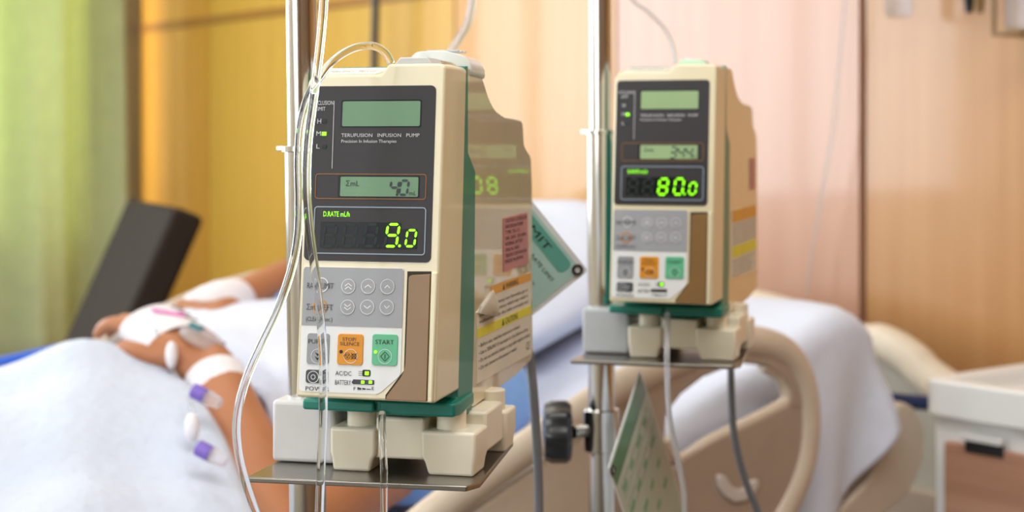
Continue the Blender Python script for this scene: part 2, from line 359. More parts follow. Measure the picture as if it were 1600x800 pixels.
def make_pump(label, loc, th, rate, rate_xs, lcd_text, first, battery):
    P = thing('infusion_pump', label, 'infusion pump', loc, -th, 'infusion pumps')
    # front case with the stepped top edge
    x0, x1 = -.0893, .0036
    zt_l = FP(482, 118)[1]; zt_r = FP(697, 99)[1]; xs1, xs0 = FP(607, 100)[0], FP(595, 116)[0]
    pts = [(x0, ZB-.0002), (x1, ZB-.0008), (x1, zt_r-.002), (x1-.003, zt_r), (xs1, zt_r), (xs0, zt_l), (x0+.003, zt_l), (x0, zt_l-.004)]
    case = obj('front_case', prism(bmesh.new(), pts, fy(0), lambda x, z: Vector((x, .055+.092*(z-ZB), z))), M['cream'], P, bevel=.0032, seg=4)
    # sloping name plate that fills the step behind the top edge
    bm = bmesh.new(); yb = LEAN*(zt_l-ZB)
    prism(bm, [(yb+.004, zt_l-.004), (yb+.006, zt_l), (yb+.034, zt_r-.001), (yb+.05, zt_r-.001), (yb+.05, zt_l-.01)], lambda y, z: Vector((x0+.001, y, z)), lambda y, z: Vector((xs1-.002, y, z)))
    obj('top_slope', bm, M['cream'], case, bevel=.001)
    nx0, nx1 = FP(507, 110)[0], FP(590, 110)[0]
    sl = (zt_r-zt_l-.001)/.028
    fs = lambda y, o: zt_l+(y-yb-.006)*sl+o
    bm = bmesh.new()
    q = [(nx0-.006, yb+.008), (nx1-.004, yb+.008), (nx1+.004, yb+.03), (nx0-.006, yb+.03)]
    prism(bm, q, lambda x, y: Vector((x, y, fs(y, .0009))), lambda x, y: Vector((x, y, fs(y, -.001))))
    nl = obj('name_plate', bm, M['label_white'], case)
    obj('lettering', text_bm(bmesh.new(), 'TERUMO' if not first else 'TERUMO  TE-112', nx0-.003, nx1-.006, .006, lambda x, z: Vector((x, yb+.013+z, fs(yb+.013+z, .0012))), 0), M['key_grey'], nl)
    # teal mid frame
    prof = [(.0552, ZB-.006), (.055+.092*(zt_r-ZB), zt_r+.0005), (.0812, zt_r+.001), (.0815, SP(725, 238)[1]), (.1008, SP(737, 268)[1]), (.0975, .088), (.091, .0335), (.037, .0418), (.037, .0490)]
    mid = obj('middle_frame', prism(bmesh.new(), prof, lambda y, z: Vector((-.0885, y, z)), lambda y, z: Vector((.0028, y, z))), M['teal'], P, bevel=.0008)
    bm = bmesh.new()
    prism(bm, [(-.0990, .038), (-.0975, .0345), (-.048, .0325), (-.048, .08), (-.0990, .08)], lambda x, y: Vector((x, y, .0420)), lambda x, y: Vector((x, y, .0488)))
    prism(bm, [(-.0445, .0345), (.0055, .036), (.0075, .045), (.0045, .09), (-.0445, .09)], lambda x, y: Vector((x, y, .0405)), lambda x, y: Vector((x, y, .0492)))
    obj('drip_tray', bm, M['teal'], mid, bevel=.0015)
    # rear housing
    hp = [(.098, SP(735, 640)[1]+.002), SP(800, 588), (.282, SP(828, 560)[1]), (.2795, SP(827, 290)[1]), (.2758, SP(826, 246)[1]), (.2515, SP(815, 228)[1]), (.247, SP(813, 190)[1]), (.2193, SP(800, 186)[1]),
          (.188, SP(785, 186)[1]+.001), (.160, SP(770, 180)[1]+.003), (.143, SP(761, 158)[1]), (.1240, SP(750, 125)[1]), (.118, SP(747, 112)[1]), (.108, zt_r-.001), (.08, zt_r-.0005), (.08, .045)]
    hs = roundpoly(hp, [.001, .004, .008, .004, .004, .004, .006, .004, .006, .01, .012, .008, .004, .004, .001, .001], 3)
    hous = obj('rear_housing', prism(bmesh.new(), hs, lambda y, z: Vector((-.0880, y, z)), lambda y, z: Vector((.0018, y, z))), M['cream_side'], P, bevel=.003)
    # carry handle and lid on top
    zt = zt_r
    if first:
        bm = bmesh.new()
        pr = [(-.043, zt-.002), (-.0415, zt+.006), (-.036, zt+.0115), (-.016, zt+.0120), (-.002, zt+.0085), (.0035, zt+.002), (.0035, zt-.006), (-.0025, zt-.004), (-.009, zt+.003), (-.02, zt+.0055), (-.034, zt+.0045), (-.036, zt-.002)]
        prism(bm, roundpoly(pr, .003, 3), lambda x, z: Vector((x, .088, z)), lambda x, z: Vector((x, .124, z-.001)))
        h = obj('carry_handle', bm, M['clear_white'], P, bevel=.002)
        bm = bmesh.new()
        for yy in (.096, .106, .114): box(bm, (-.031, yy, zt+.0115), (-.008, yy+.002, zt+.0128))
        obj('grip_rib', bm, M['cap_grey'], h, bevel=.0004)
    bm = bmesh.new(); a = YP(618, 98, .034)[0]; b = YP(668, 98, .034)[0]
    prism(bm, [(a-.003, zt-.002), (b+.005, zt-.002), (b, zt+.0048), (a+.003, zt+.0048)], lambda x, z: Vector((x, .034, z)), lambda x, z: Vector((x, .062, z)))
    obj('top_lid', bm, M['cap_grey'] if first else M['cap_green'], P, bevel=.001)
    if not first:
        obj('top_latch', prism(bmesh.new(), [(-.036, zt-.002), (-.014, zt-.002), (-.020, zt+.006), (-.034, zt+.0085)], lambda x, z: Vector((x, .07, z)), lambda x, z: Vector((x, .11, z))), M['clear_white'], P, bevel=.001)
    # dark display panel
    a = FP(480, 409); pl = [FP(677, 409), FP(681, 134), FP(480, 134), a]; zz0, zz1 = FP(600, 409)[1], FP(600, 134)[1]
    xl, xr = -.0873, -.0023
    dp = obj('display_panel', on_face(bmesh.new(), rrect(xl, zz0, xr, zz1, .0035), .0005), M['panel_dark'], P)
    OFF = .0009; O2_ = .0012; O3 = .0015; O4 = .0018
    lcd = M['lcd'] if first else M['lcd2']
    bm = bmesh.new(); on_face(bm, frect((534, 156), (658, 199), .0012), .00075, .0004); obj('screen_bezel', bm, M['led_bg'], dp)
    obj('upper_screen', on_face(bmesh.new(), frect((536.5, 158.5), (656.5, 197), .001), OFF), lcd, dp)
    bm = bmesh.new(); on_face(bm, frect((529, 274), (655.5, 309), .001), .00075, .0004); obj('screen_bezel', bm, M['led_bg'], dp)
    sc = obj('volume_screen', on_face(bmesh.new(), frect((533, 276), (653.5, 307.5), .0008), OFF), lcd, dp)
    bm = bmesh.new()
    if lcd_text == '4.0':
        p = FP(609, 304); h = FP(609, 282)[1]-p[1]; seven(bm, None, '4', p[0], p[1], .0052, h, .0015, O2_)
        p = FP(624, 304); seven(bm, None, '0', p[0], p[1], .0052, h, .0015, O2_); on_face(bm, disc(FP(621, 304), .0008), O2_, OFF)
    else:
        for ch, px in zip('344', (594, 611, 628)):
            p = FP(px, 305); h = FP(px, 281)[1]-p[1]; seven(bm, None, ch, p[0], p[1], .0054, h, .0013, O2_)
    obj('screen_digits', bm, M['lcd_ink'], sc)
    bm = bmesh.new(); ftext(bm, 'mL', 640, 651, 298, 305, O2_); obj('unit_caption', bm, M['lcd_ink'], sc, smooth=False)
    bm = bmesh.new(); ftext(bm, '\u03a3mL', 541, 562, 282, 290.5, O2_); obj('total_caption', bm, M['lcd_ink'], sc, smooth=False)
    bm = bmesh.new(); fframe(bm, (494, 271), (666, 312), .002, .0005, OFF); obj('orange_outline', bm, M['ink_orange'], dp)
    bm = bmesh.new(); fframe(bm, (492, 322), (664.5, 399), .0022, .0007, OFF); obj('rate_outline', bm, M['ink_blue'], dp)
    w = [FP(502, 346), FP(626, 346), FP(627, 357.5), FP(652.5, 357.5), FP(651.5, 388), FP(500.5, 387)]
    wz = w[0][1]; bz = FP(600, 388)[1]; sz = FP(630, 357.5)[1]
    w = [(FP(501, 366)[0], wz), (FP(627, 350)[0], wz), (FP(627, 350)[0], sz), (FP(652, 370)[0], sz), (FP(652, 370)[0], bz), (FP(501, 366)[0], bz)]
    lw = obj('rate_window', on_face(bmesh.new(), roundpoly(w, .0008, 3), OFF), M['led_bg'], dp)
    on, off = bmesh.new(), bmesh.new()
    hz = FP(540, 350)[1]-FP(540, 384)[1]
    for ch, px in zip(rate[:4], (504.5, 536, 568.5, 602)):
        p = FP(px, 384.5); seven(on, off, ch, p[0], p[1], .0076, hz, .0017, O2_)
    dots = []
    for k, px in enumerate((527, 559, 592, 625)):
        t = on if (k == 3) else off; dots.append((k == 3, px))
    p = FP(634, 384.5); seven(on, off, rate[4], p[0], p[1], .0058, hz*.73, .0015, O2_)
    obj('unlit_segments', off, M['led_off'], lw, smooth=False); 
    obj('lit_segments', on, M['led_on'], lw, smooth=False)
    for lit, px in dots: obj('decimal_point', on_face(bmesh.new(), disc(FP(px, 384), .0009), O2_, OFF), M['led_on' if lit else 'led_off'], lw)
    bm = bmesh.new(); ftext(bm, 'D.RATE mL/h', 506, 547, 330, 338, OFF); obj('rate_caption', bm, M['led_on'], dp, smooth=False)
    obj('limit_lamp', on_face(bmesh.new(), frect((504, 206), (510.5, 212), .0002), O2_, .0004), M['led_on'], dp)
    for q in (189, 229): obj('limit_lamp', on_face(bmesh.new(), frect((504, q-3), (510.5, q+3), .0002), OFF, .0004), M['led_off'], dp)
    bm = bmesh.new(); ftext(bm, 'TERUFUSION   INFUSION   PUMP', 534, 656, 208.5, 214, OFF); ftext(bm, 'Precision In Infusion Therapies', 534, 620, 218, 223, OFF)
    ftext(bm, 'OCCLUSION', 488, 521.5, 157.5, 164, OFF); ftext(bm, 'LIMIT', 494, 509, 167, 173, OFF)
    ftext(bm, 'H', 496.5, 502.5, 185.5, 193, OFF); ftext(bm, 'M', 495, 502, 205, 212, OFF); ftext(bm, 'L', 495, 500, 225, 232, OFF)
    fpath(bm, [FP(523, 158), FP(519.5, 263)], .0004, OFF)
    obj('panel_lettering', bm, M['ink_white'], dp, smooth=False)
    # keypad
    k0 = FP(474, 418); k1 = FP(632, 418); kb = FP(631, 512)[1]; kx0, kx1 = -.0872, FP(631, 440)[0]
    kt = FP(560, 418)[1]; kbot = FP(560, 614.5)[1]
    lowpts = [(kx0, kt), (kx1, kt), (kx1, FP(628, 586)[1]), (FP(592, 614)[0], kbot), (kx0, kbot)]
    kp = obj('keypad', on_face(bmesh.new(), roundpoly(lowpts, [.002, .0015, .002, .003, .003], 4), .0005), M['panel_white'], P)
    obj('upper_keypad', on_face(bmesh.new(), [(kx0+.0002, kb), (kx1-.0001, kb), (kx1-.0001, kt-.0016), (kx1-.0012, kt-.0001), (kx0+.0014, kt-.0001), (kx0+.0002, kt-.0016)], .0008), M['panel_grey'], kp)
    A = OFF; f = .00062
    for (px, py, n, up) in ((545.3, 447, 2, 1), (576, 447, 1, 1), (606.2, 447.5, 1, 1), (544, 479.5, 2, -1), (574.7, 479.5, 1, -1), (605.3, 479.5, 1, -1)):
        c = FP(px, py); kk = obj('arrow_key', on_face(bmesh.new(), disc(c, .0044, 28), .0012), M['panel_grey'], kp)
        bm = bmesh.new(); fring(bm, c, .0043, .0047, .00135)
        s = .0021 if (n == 2 or px in (576, 574.7)) else .0016
        for j in range(n):
            dz = (.0010 if n == 2 else 0)*(1 if j else -1)
            fpath(bm, [(c[0]-s, c[1]+dz-up*.0008), (c[0], c[1]+dz+up*.0008), (c[0]+s, c[1]+dz-up*.0008)], .0006, .00135)
        obj('key_arrow', bm, M['ring_white'], kk, smooth=False)
    bm = bmesh.new(); fring(bm, FP(503.7, 444.7), .0040, .0047, .00135); obj('select_ring', bm, M['ring_white'], kp)
    bm = bmesh.new(); fring(bm, FP(500.8, 479), .0040, .0048, .00135); obj('clear_ring', bm, M['orange'], kp)
    bm = bmesh.new(); ftext(bm, 'RATE/LIMIT', 481, 522, 441, 450, .0015); ftext(bm, '\u03a3mL LEFT', 480, 521, 474.5, 483.5, .0015); ftext(bm, '(CLEAR:2 sec.)', 479, 520, 494, 501, .0012)
    obj('setting_captions', bm, M['ink_dark'], kp, smooth=False); bm = bmesh.new()
    ftext(bm, 'AC/DC', 524.5, 549.5, 579, 586, OFF); ftext(bm, 'BATTERY', 524, 549, 593, 600.5, OFF); ftext(bm, 'POWER', 478, 515, 603, 609.5, OFF)
    ftext(bm, 'F', 553, 556.5, 604, 609, OFF); ftext(bm, 'E', 581.5, 585, 604, 609, OFF)
    for a_, b_, c_ in ((559, 565, 1), (566.5, 572, .72), (573.5, 580, .4)):
        q0, q1 = FP(a_, 608.5), FP(b_, 608.5); hh = .0016*c_; bm.faces.new([bm.verts.new(fy(OFF)(*q)) for q in ((q0[0], q0[1]), (q1[0], q0[1]), (q1[0], q0[1]+hh*.75), (q0[0], q0[1]+hh))])
    obj('keypad_lettering', bm, M['ink_dark'], kp, smooth=False)
    bm = bmesh.new(); on_face(bm, frect((552, 592.5), (585, 601), .0005), .0009, .0004); on_face(bm, frect((550.5, 595), (553, 598.5), .0003), .0009, .0004); obj('battery_symbol', bm, M['ink_dark'], kp, smooth=False)
    bm = bmesh.new(); on_face(bm, frect((567, 577.5), (579, 588), .0008), .0009, .0004)
    on_face(bm, frect((567, 577.5), (579, 588), .0008), .0009, .0004)
    for zz in (580, 583, 586): fpath(bm, [FP(561, zz), FP(568, zz)], .0003, OFF)
    obj('plug_symbol', bm, M['ink_dark'], kp, smooth=False)
    def key(name, a, b, m, texts, tm='ink_dark'):
        k_ = obj(name, on_face(bmesh.new(), frect(a, b, .0018), .0012), m, kp, bevel=.0002, seg=2)
        bm = bmesh.new()
        for s, x_0, x_1, t_, b_ in texts: ftext(bm, s, x_0, x_1, t_, b_, .0015)
        if bm.verts: obj('key_lettering', bm, M[tm], k_, smooth=False)
        else: bm.free()
        return k_
    pk = key('purge_key', (481.5, 520), (514, 569), M['key_grey'], [('PURGE', 483, 513, 529, 536)])
    bm = bmesh.new(); c = FP(497.5, 556); fring(bm, c, .0043, .0046, .0015); obj('key_ring', bm, M['ring_white'], pk)
    bm = bmesh.new()
    for j in (0, 1):
        cz = c[1]+.0012-j*.0026
        bm.faces.new([bm.verts.new(fy(.0015)(*q)) for q in ((c[0]-.002, cz+.0014), (c[0], cz+.0002), (c[0]+.002, cz+.0014), (c[0], cz-.0013))])
    obj('key_symbol', bm, M['ink_black'], pk)
    sk = key('stop_key', (529, 521), (567, 570.5), M['orange'], [('STOP/', 536.5, 558, 526.5, 532), ('SILENCE', 532.5, 562.5, 533.5, 539)])
    bm = bmesh.new(); c = FP(549, 556); fring(bm, c, .0042, .0045, .0015); obj('key_ring', bm, M['ring_white'], sk)
    bm = bmesh.new(); c2 = (c[0]-.0023, c[1]); fring(bm, c2, .0020, .0023, .0016, 6)
    fpath(bm, [(c2[0]-.0012, c2[1]+.0008), (c2[0]+.0012, c2[1]+.0008), (c2[0], c2[1]-.0012), (c2[0]-.0012, c2[1]+.0008)], .0003, .0016)
    c3 = (c[0]+.0022, c[1]); fring(bm, c3, .0013, .0017, .0016, 12); fpath(bm, [(c3[0]-.002, c3[1]+.002), (c3[0]+.002, c3[1]-.002)], .0003, .0016); fpath(bm, [(c3[0]-.002, c3[1]-.002), (c3[0]+.002, c3[1]+.002)], .0003, .0016)
    on_face(bm, disc(FP(534, 549), .0011), .0015, .001); obj('key_symbol', bm, M['ink_black'], sk)
    gk = key('start_key', (583, 521.5), (621, 571.5), M['green'], [('START', 587.5, 616.5, 530, 537)])
    bm = bmesh.new(); c = FP(602.5, 556.5); fring(bm, c, .0043, .0046, .0015); obj('key_ring', bm, M['ring_white'], gk)
    bm = bmesh.new(); s = .0029; fpath(bm, [(c[0], c[1]+s), (c[0]+s, c[1]), (c[0], c[1]-s), (c[0]-s, c[1]), (c[0], c[1]+s)], .0004, .0016); fpath(bm, [(c[0], c[1]+.0013), (c[0], c[1]-.0013)], .0005, .0016)
    obj('key_symbol', bm, M['ink_dark'], gk)
    if first: obj('indicator_lamp', on_face(bmesh.new(), disc(FP(588, 549.5), .0010), .0018, .001), M['led_on'], gk)
    pw = key('power_key', (479, 577), (512.5, 599), M['key_dark'], [])
    bm = bmesh.new(); c = FP(490.5, 588.5); fring(bm, c, .0034, .0038, .0015); fring(bm, c, .0012, .0016, .0015); c = FP(503, 588.5); fring(bm, c, .0014, .0017, .0015); obj('key_ring', bm, M['ring_white'], pw)
    bm = bmesh.new(); on_face(bm, frect((571, 579.8), (577, 586), .0002), .0012, .0006)
    if battery:
        for px in (565, 577): on_face(bm, frect((px, 594.3), (px+5, 599.2), .0002), .0012, .0006)
    obj('status_lamp', bm, M['led_on'], kp)
    # door strip over a dark plate painted as recess shade, right of the keypad
    xr_ = FP(671, 500)[0]; xi = kx1+.0022
    rec = [(xi, FP(640, 424)[1]), (xr_+.0003, FP(672, 424)[1]), (xr_+.0003, ZB+.0006), (FP(602, 628)[0], ZB+.0006), (FP(602.5, 618)[0], FP(602, 617)[1]), (xi-.0002, FP(635, 579)[1])]
    obj('door_recess_shade', on_face(bmesh.new(), rec, .0003), M['gap'], case)
    ds = [(xi+.0012, FP(642, 430)[1]), (xr_, FP(672, 428)[1]), (xr_, ZB+.0004), (FP(604, 628)[0], ZB+.0004), (FP(604.5, 619)[0], FP(604, 619)[1]), (xi+.0008, FP(637, 581)[1])]
    obj('door_strip', on_face(bmesh.new(), roundpoly(ds, [.0025, .0005, .0005, .0005, .001, .006], 5), .0014), M['brown'], P, bevel=.0005, seg=2)
    # long vertical ridge at the right edge of the face
    bm = bmesh.new(); rx0 = xr_+.0004
    prism(bm, [(rx0, ZB-.0005), (x1-.0015, ZB-.0005), (x1-.001, FP(690, 425)[1]), (rx0, FP(690, 425)[1])], fy(.0016), fy(-.004)); obj('door_edge', bm, M['cream'], P, bevel=.0012)
    # side labels
    sx = .0022
    def sface(bm, pts, o=0.0, m=None): bm.faces.new([bm.verts.new((sx+o, p[0], p[1])) for p in pts])
    def sbox(pts, o0, o1): return prism(bmesh.new(), pts, lambda y, z: Vector((sx+o0, y, z)), lambda y, z: Vector((sx+o1, y, z)))
    yL, yR = .106, .2735
    zt0, zb0 = SP(742, 472)[1], SP(739, 600)[1]
    if first:
        wl = obj('warning_label', sbox([(yL, zb0), (yR, zb0-.001), (yR, SP(826, 425)[1]), (.150, SP(765, 452)[1]), (yL, SP(742, 488)[1])], -.001, .0003), M['label_white'], hous)
        # peeled corner curling away from the label
        fa, fb = (.150, SP(765, 452)[1]), (yL, SP(742, 488)[1]); tip = SP(766, 486); g = []
        bm = bmesh.new()
        for i in range(9):
            t = i/8; o_ = .0006+.0045*math.sin(t*PI*.75); k = 1-t
            mx_, mz_ = (fa[0]+fb[0])/2, (fa[1]+fb[1])/2
            p = (fa[0]*k+tip[0]*t, fa[1]*k+tip[1]*t); q = (fb[0]*k+tip[0]*t, fb[1]*k+tip[1]*t)
            g.append([bm.verts.new((sx+o_, p[0]-.003*math.sin(t*PI), p[1])), bm.verts.new((sx+o_, q[0]-.003*math.sin(t*PI), q[1]-.0005*i))])
        for a_, b_ in zip(g, g[1:]): bm.faces.new((a_[0], b_[0], b_[1], a_[1]))
        pc = obj('peeled_corner', bm, M['label_white'], wl); pc.modifiers.new('s', 'SOLIDIFY').thickness = .0003
        zo0, zo1 = SP(826, 425)[1], SP(826, 437)[1]
        obj('orange_band', sbox([(.14, zo1), (yR, zo1), (yR, zo0), (.15, zo0)], .0003, .0005), M['label_orange'], wl)
        zy1, zy0 = SP(826, 476)[1], SP(826, 489)[1]
        obj('yellow_band', sbox([(yL, zy0), (yR, zy0), (yR, zy1), (yL, zy1)], .0003, .0005), M['label_yellow'], wl)
        pk_ = obj('rating_label', sbox([SP(782, 424.7), SP(821, 412), SP(819.4, 331.6), SP(781.9, 341)], -.001, .0003), M['label_pink'], hous)
        tf = lambda o: (lambda y, z: Vector((sx+o, y, z)))
        bm = bmesh.new()
        text_bm(bm, '\u25b2 WARNING', .178, .228, .0042, tf(.0007), zo1+.0008)
        zz = zo1-.0075
        for s in ('Do not use the pump near flammable gas or', 'electrical interference, which may result in', 'malfunction. Set the tube correctly and', 'check the delivery before use and during', 'infusion, and pay attention to all alarms,', 'and stop the pump when not in use.'):
            text_bm(bm, s, yL+.006, yR-.012, .0026, tf(.0005), zz); zz -= .0046
            if zz < zy1+.002: break
        text_bm(bm, '\u25b2 CAUTIONS', .176, .226, .0046, tf(.0007), zy0+.0011)
        zz = zy0-.0068
        for s, e in (('• Before use, read the instruction manual.', .235), ('• Use a TERUMO IV set made for this infusion pump.', .262), ('• Do not use alcohol, thinner or any other organic solvents.', .270), ('• Do not immerse this pump in water.', .225)):
            text_bm(bm, s, yL+.004, e, .0027, tf(.0005), zz); zz -= .0052
        text_bm(bm, 'CE', .256, .267, .006, tf(.0005), zb0+.004)
        obj('label_lettering', bm, M['ink_dark'], wl, smooth=False)
        bm = bmesh.new(); ya, yb_ = .186, .260; zt_, z__ = .160, .120
        z_ = SP(800, 345)[1]; 
        for k, s in enumerate(('CAUTION  ATTENTION', 'INFUSION PUMP', 'TYPE  TE-112', '100-240V  50-60Hz', 'INTERNAL BATTERY', 'SERIAL No. 0608021', 'TERUMO CORPORATION', 'MADE IN JAPAN')):
            text_bm(bm, s, ya+.002, yb_-.003-.012*(k % 3), .0027, tf(.0005), z_-k*.0043)
        obj('label_lettering', bm, M['ink_black'], pk_, smooth=False)
    else:
        wl = obj('warning_label', sbox([(.115, .07), (.27, .066), (.27, .134), (.115, .134)], -.001, .0003), M['label_white'], hous)
        obj('orange_band', sbox([(.115, .122), (.27, .122), (.27, .134), (.115, .134)], .0003, .0005), M['label_orange'], wl)
        obj('yellow_band', sbox([(.115, .088), (.27, .088), (.27, .099), (.115, .099)], .0003, .0005), M['label_yellow'], wl)
        tf = lambda y, z: Vector((sx+.0006, y, z)); bm = bmesh.new()
        for k in range(5): text_bm(bm, 'electrical shock or injury may result; see the manual', .12, .262, .0022, tf, .118-k*.0042)
        for k in range(4): text_bm(bm, 'Before use, read the instruction manual.', .12, .25-.02*(k % 2), .0022, tf, .0835-k*.0042)
        obj('label_lettering', bm, M['ink_dark'], wl, smooth=False)
        obj('rating_label', sbox([(.228, .15), (.262, .15), (.262, .182), (.228, .182)], -.001, .0003), M['label_pink'], hous)
    # base bench with four stubby legs and three round feet
    bm = bmesh.new(); bx0, bx1, by0, by1 = -.083, .017, .046, .162
    box(bm, (bx0+.004, by0+.004, .009), (bx1-.003, by1-.004, .0285)); box(bm, (-.0520, by0+.003, .0092), (-.0185, by1-.003, .0368)); box(bm, (-.0520, by0+.036, .0092), (bx1-.002, by1-.032, .0368))
    for (xa, xb) in ((bx0, -.051), (-.020, bx1)):
        for (ya, yb_) in ((by0, by0+.034), (by1-.03, by1)):
            top = .0292; ins = .0045
            yi = (0, 1) if ya == by0 else (1, 0)
            lo = [(xa+.0015, ya+.0015), (xb-(ins if xa == bx0 else .0015), ya+.0015), (xb-(ins if xa == bx0 else .0015), yb_-ins), (xa+.0015, yb_-ins)]
            if xa != bx0: lo = [(xa+ins, ya+.0015), (xb-.0015, ya+.0015), (xb-.0015, yb_-ins), (xa+ins, yb_-ins)]
            mi = [(xa, ya), (xb, ya), (xb, yb_), (xa, yb_)]
            rings = [[bm.verts.new((x, y, z)) for x, y in q] for q, z in ((lo, 0), ([(x*.5+x2*.5, y*.5+y2*.5) for (x, y), (x2, y2) in zip(lo, mi)], .0085), (mi, .0125), (mi, top))]
            bm.faces.new(rings[0][::-1]); bm.faces.new(rings[-1])
            for a_, b_ in zip(rings, rings[1:]):
                for k in range(4): bm.faces.new((a_[k], a_[(k+1) % 4], b_[(k+1) % 4], b_[k]))
    bs = obj('base_bench', bm, M['base_cream'], P, bevel=.0022, seg=3)
    for (x, y) in ((-.066, .062), (-.0035, .062), (.004, .140), (-.066, .140)):
        obj('round_foot', cyl(bmesh.new(), (x, y, .028), (x, y, .0435), .0098, 28), M['base_cream'], P, bevel=.001)
    return P
p1 = make_pump('cream and teal infusion pump in sharp focus with rate display reading 9.0', O1, TH1, '   90', None, '4.0', True, True)
O2 = Vector((.1727, 1.4088, .9999)); TH2 = math.radians(17.07)
p2 = make_pump('smaller-looking blurred infusion pump further back with rate display reading 80.0', O2, TH2, '  800', None, '344', False, False)
R2, D2 = Vector((math.cos(TH2), -math.sin(TH2), 0)), Vector((math.sin(TH2), math.cos(TH2), 0))
# ------------------------------------------------------------------ drip stands
def make_stand(label, loc, th, O, lean, zcol, pump_label, first):
    """loc = pole foot on the floor"""
    S = thing('drip_stand', label, 'IV pole', (loc[0], loc[1], 0), -th, 'drip stands')
    lx = lambda z: lean*(z-1.0)
    lo = obj('lower_tube', cyl(bmesh.new(), (lx(.07), 0, .07), (lx(zcol), 0, zcol), .0128, 40), M['steel'], S)
    obj('upper_tube', cyl(bmesh.new(), (lx(zcol-.05), 0, zcol-.05), (lx(2.05), 0, 2.05), .0107, 40), M['steel'], S)
    bm = bmesh.new(); cyl(bm, (lx(zcol), 0, zcol-.002), (lx(zcol), 0, zcol+.0025), .0150, 32); box(bm, (lx(zcol)-.0185, -.004, zcol-.001), (lx(zcol)-.012, .004, zcol+.0025))
    obj('collar', bm, M['steel'], S, bevel=.0006)
    hub = obj('base_hub', lathe(bmesh.new(), [(.0, .055), (.032, .055), (.032, .085), (.018, .105), (.0, .105)][1:-1]), M['dark_steel'], S)
    for k in range(5):
        a = 2*PI*k/5+.4; d = Vector((math.cos(a), math.sin(a), 0))
        lg = obj('base_leg', tube(bmesh.new(), [d*.02+Vector((0, 0, .078)), d*.27+Vector((0, 0, .066))], .011, 14), M['steel'], S)
        c = d*.27; w = Vector((-d.y, d.x, 0)); bm = bmesh.new(); cyl(bm, c+w*-.009+Vector((0, 0, .025)), c+w*.009+Vector((0, 0, .025)), .025, 24); cyl(bm, c+Vector((0, 0, .045)), c+Vector((0, 0, .066)), .006, 12)
        obj('caster', bm, M['black'], lg, bevel=.002)
    for sgn in (-1, 1):
        pts = catmull([Vector((lx(2.05), 0, 2.03)), Vector((sgn*.07, 0, 2.06)), Vector((sgn*.10, 0, 2.03)), Vector((sgn*.115, 0, 2.06))], 5); obj('bag_hook', tube(bmesh.new(), pts, .0035, 10), M['steel'], S)
    # shelf plate and its clamp box (built in the pump's own frame, so shifted here)
    dx, dy, dz = O
    bm = bmesh.new(); prism(bm, [(dx-.1295, dy+.014), (dx+.018, dy+.0205), (dx+.0235, dy+.034), (dx+.0115, dy+.176), (dx-.1295, dy+.176)], lambda x, y: Vector((x, y, dz-.0035)), lambda x, y: Vector((x, y, dz)))
    obj('pump_shelf', bm, M['steel_plate'], S, bevel=.0008, seg=2)
    obj('clamp_box', nbox((dx-.1315, dy+.064, dz+.0005), (dx-.0865, dy+.125, dz+.0425)), M['box_grey' if first else 'box_grey2'], S, bevel=.003)
    return S
def local_xy(O, R, D, P): q = Vector((P[0]-O[0], P[1]-O[1], 0)); return R.x*q.x+R.y*q.y, D.x*q.x+D.y*q.y
P1xy = Vector((-.1430, 1.115, 0)); P2xy = Vector((.0856, 1.531, 0))
def off_in(O, R, D, P): x, y = local_xy(O, R, D, P); return (-x, -y, O[2])
s1 = make_stand('nearer chrome drip stand whose steel shelf carries the pump reading 9.0', P1xy, TH1, off_in(O1, R1, D1, P1xy), -.014, 1.194, '', True)
s2 = make_stand('farther chrome drip stand with black knob whose shelf carries the pump reading 80.0', P2xy, TH2, off_in(O2, R2, D2, P2xy), -.004, 1.208, '', False)
# clamping knob on the farther stand
kc = at(872, 675, 1.52); a0 = at(921, 675, 1.531)
kn = bmesh.new(); n = 64; prof = [(.010, -.015), (.0255, -.013), (.0285, -.006), (.0285, .008), (.025, .0125), (.010, .014)]
rings = []
for r, h in prof:
    rings.append([kn.verts.new((kc.x+h, kc.y+math.sin(2*PI*k/n)*(r*(1+.05*math.cos(8*2*PI*k/n))), kc.z+math.cos(2*PI*k/n)*(r*(1+.05*math.cos(8*2*PI*k/n))))) for k in range(n)])
for A, B in zip(rings, rings[1:]):
    for k in range(n): kn.faces.new((A[k], A[(k+1) % n], B[(k+1) % n], B[k]))
kn.faces.new(rings[0]); kn.faces.new(rings[-1][::-1])
bmk = kn; ko = obj('height_knob', bmk, M['black'], s2, world=True, bevel=.0008)
bm = bmesh.new(); cyl(bm, (kc.x+.014, kc.y, kc.z), (P2xy.x-.012, P2xy.y, kc.z), .0065, 20); obj('knob_shaft', bm, M['steel'], s2, world=True)
bm = bmesh.new(); cyl(bm, (P2xy.x, P2xy.y, kc.z-.02), (P2xy.x, P2xy.y, kc.z+.02), .0175, 32); obj('clamp_sleeve', bm, M['steel'], s2, world=True, bevel=.001)
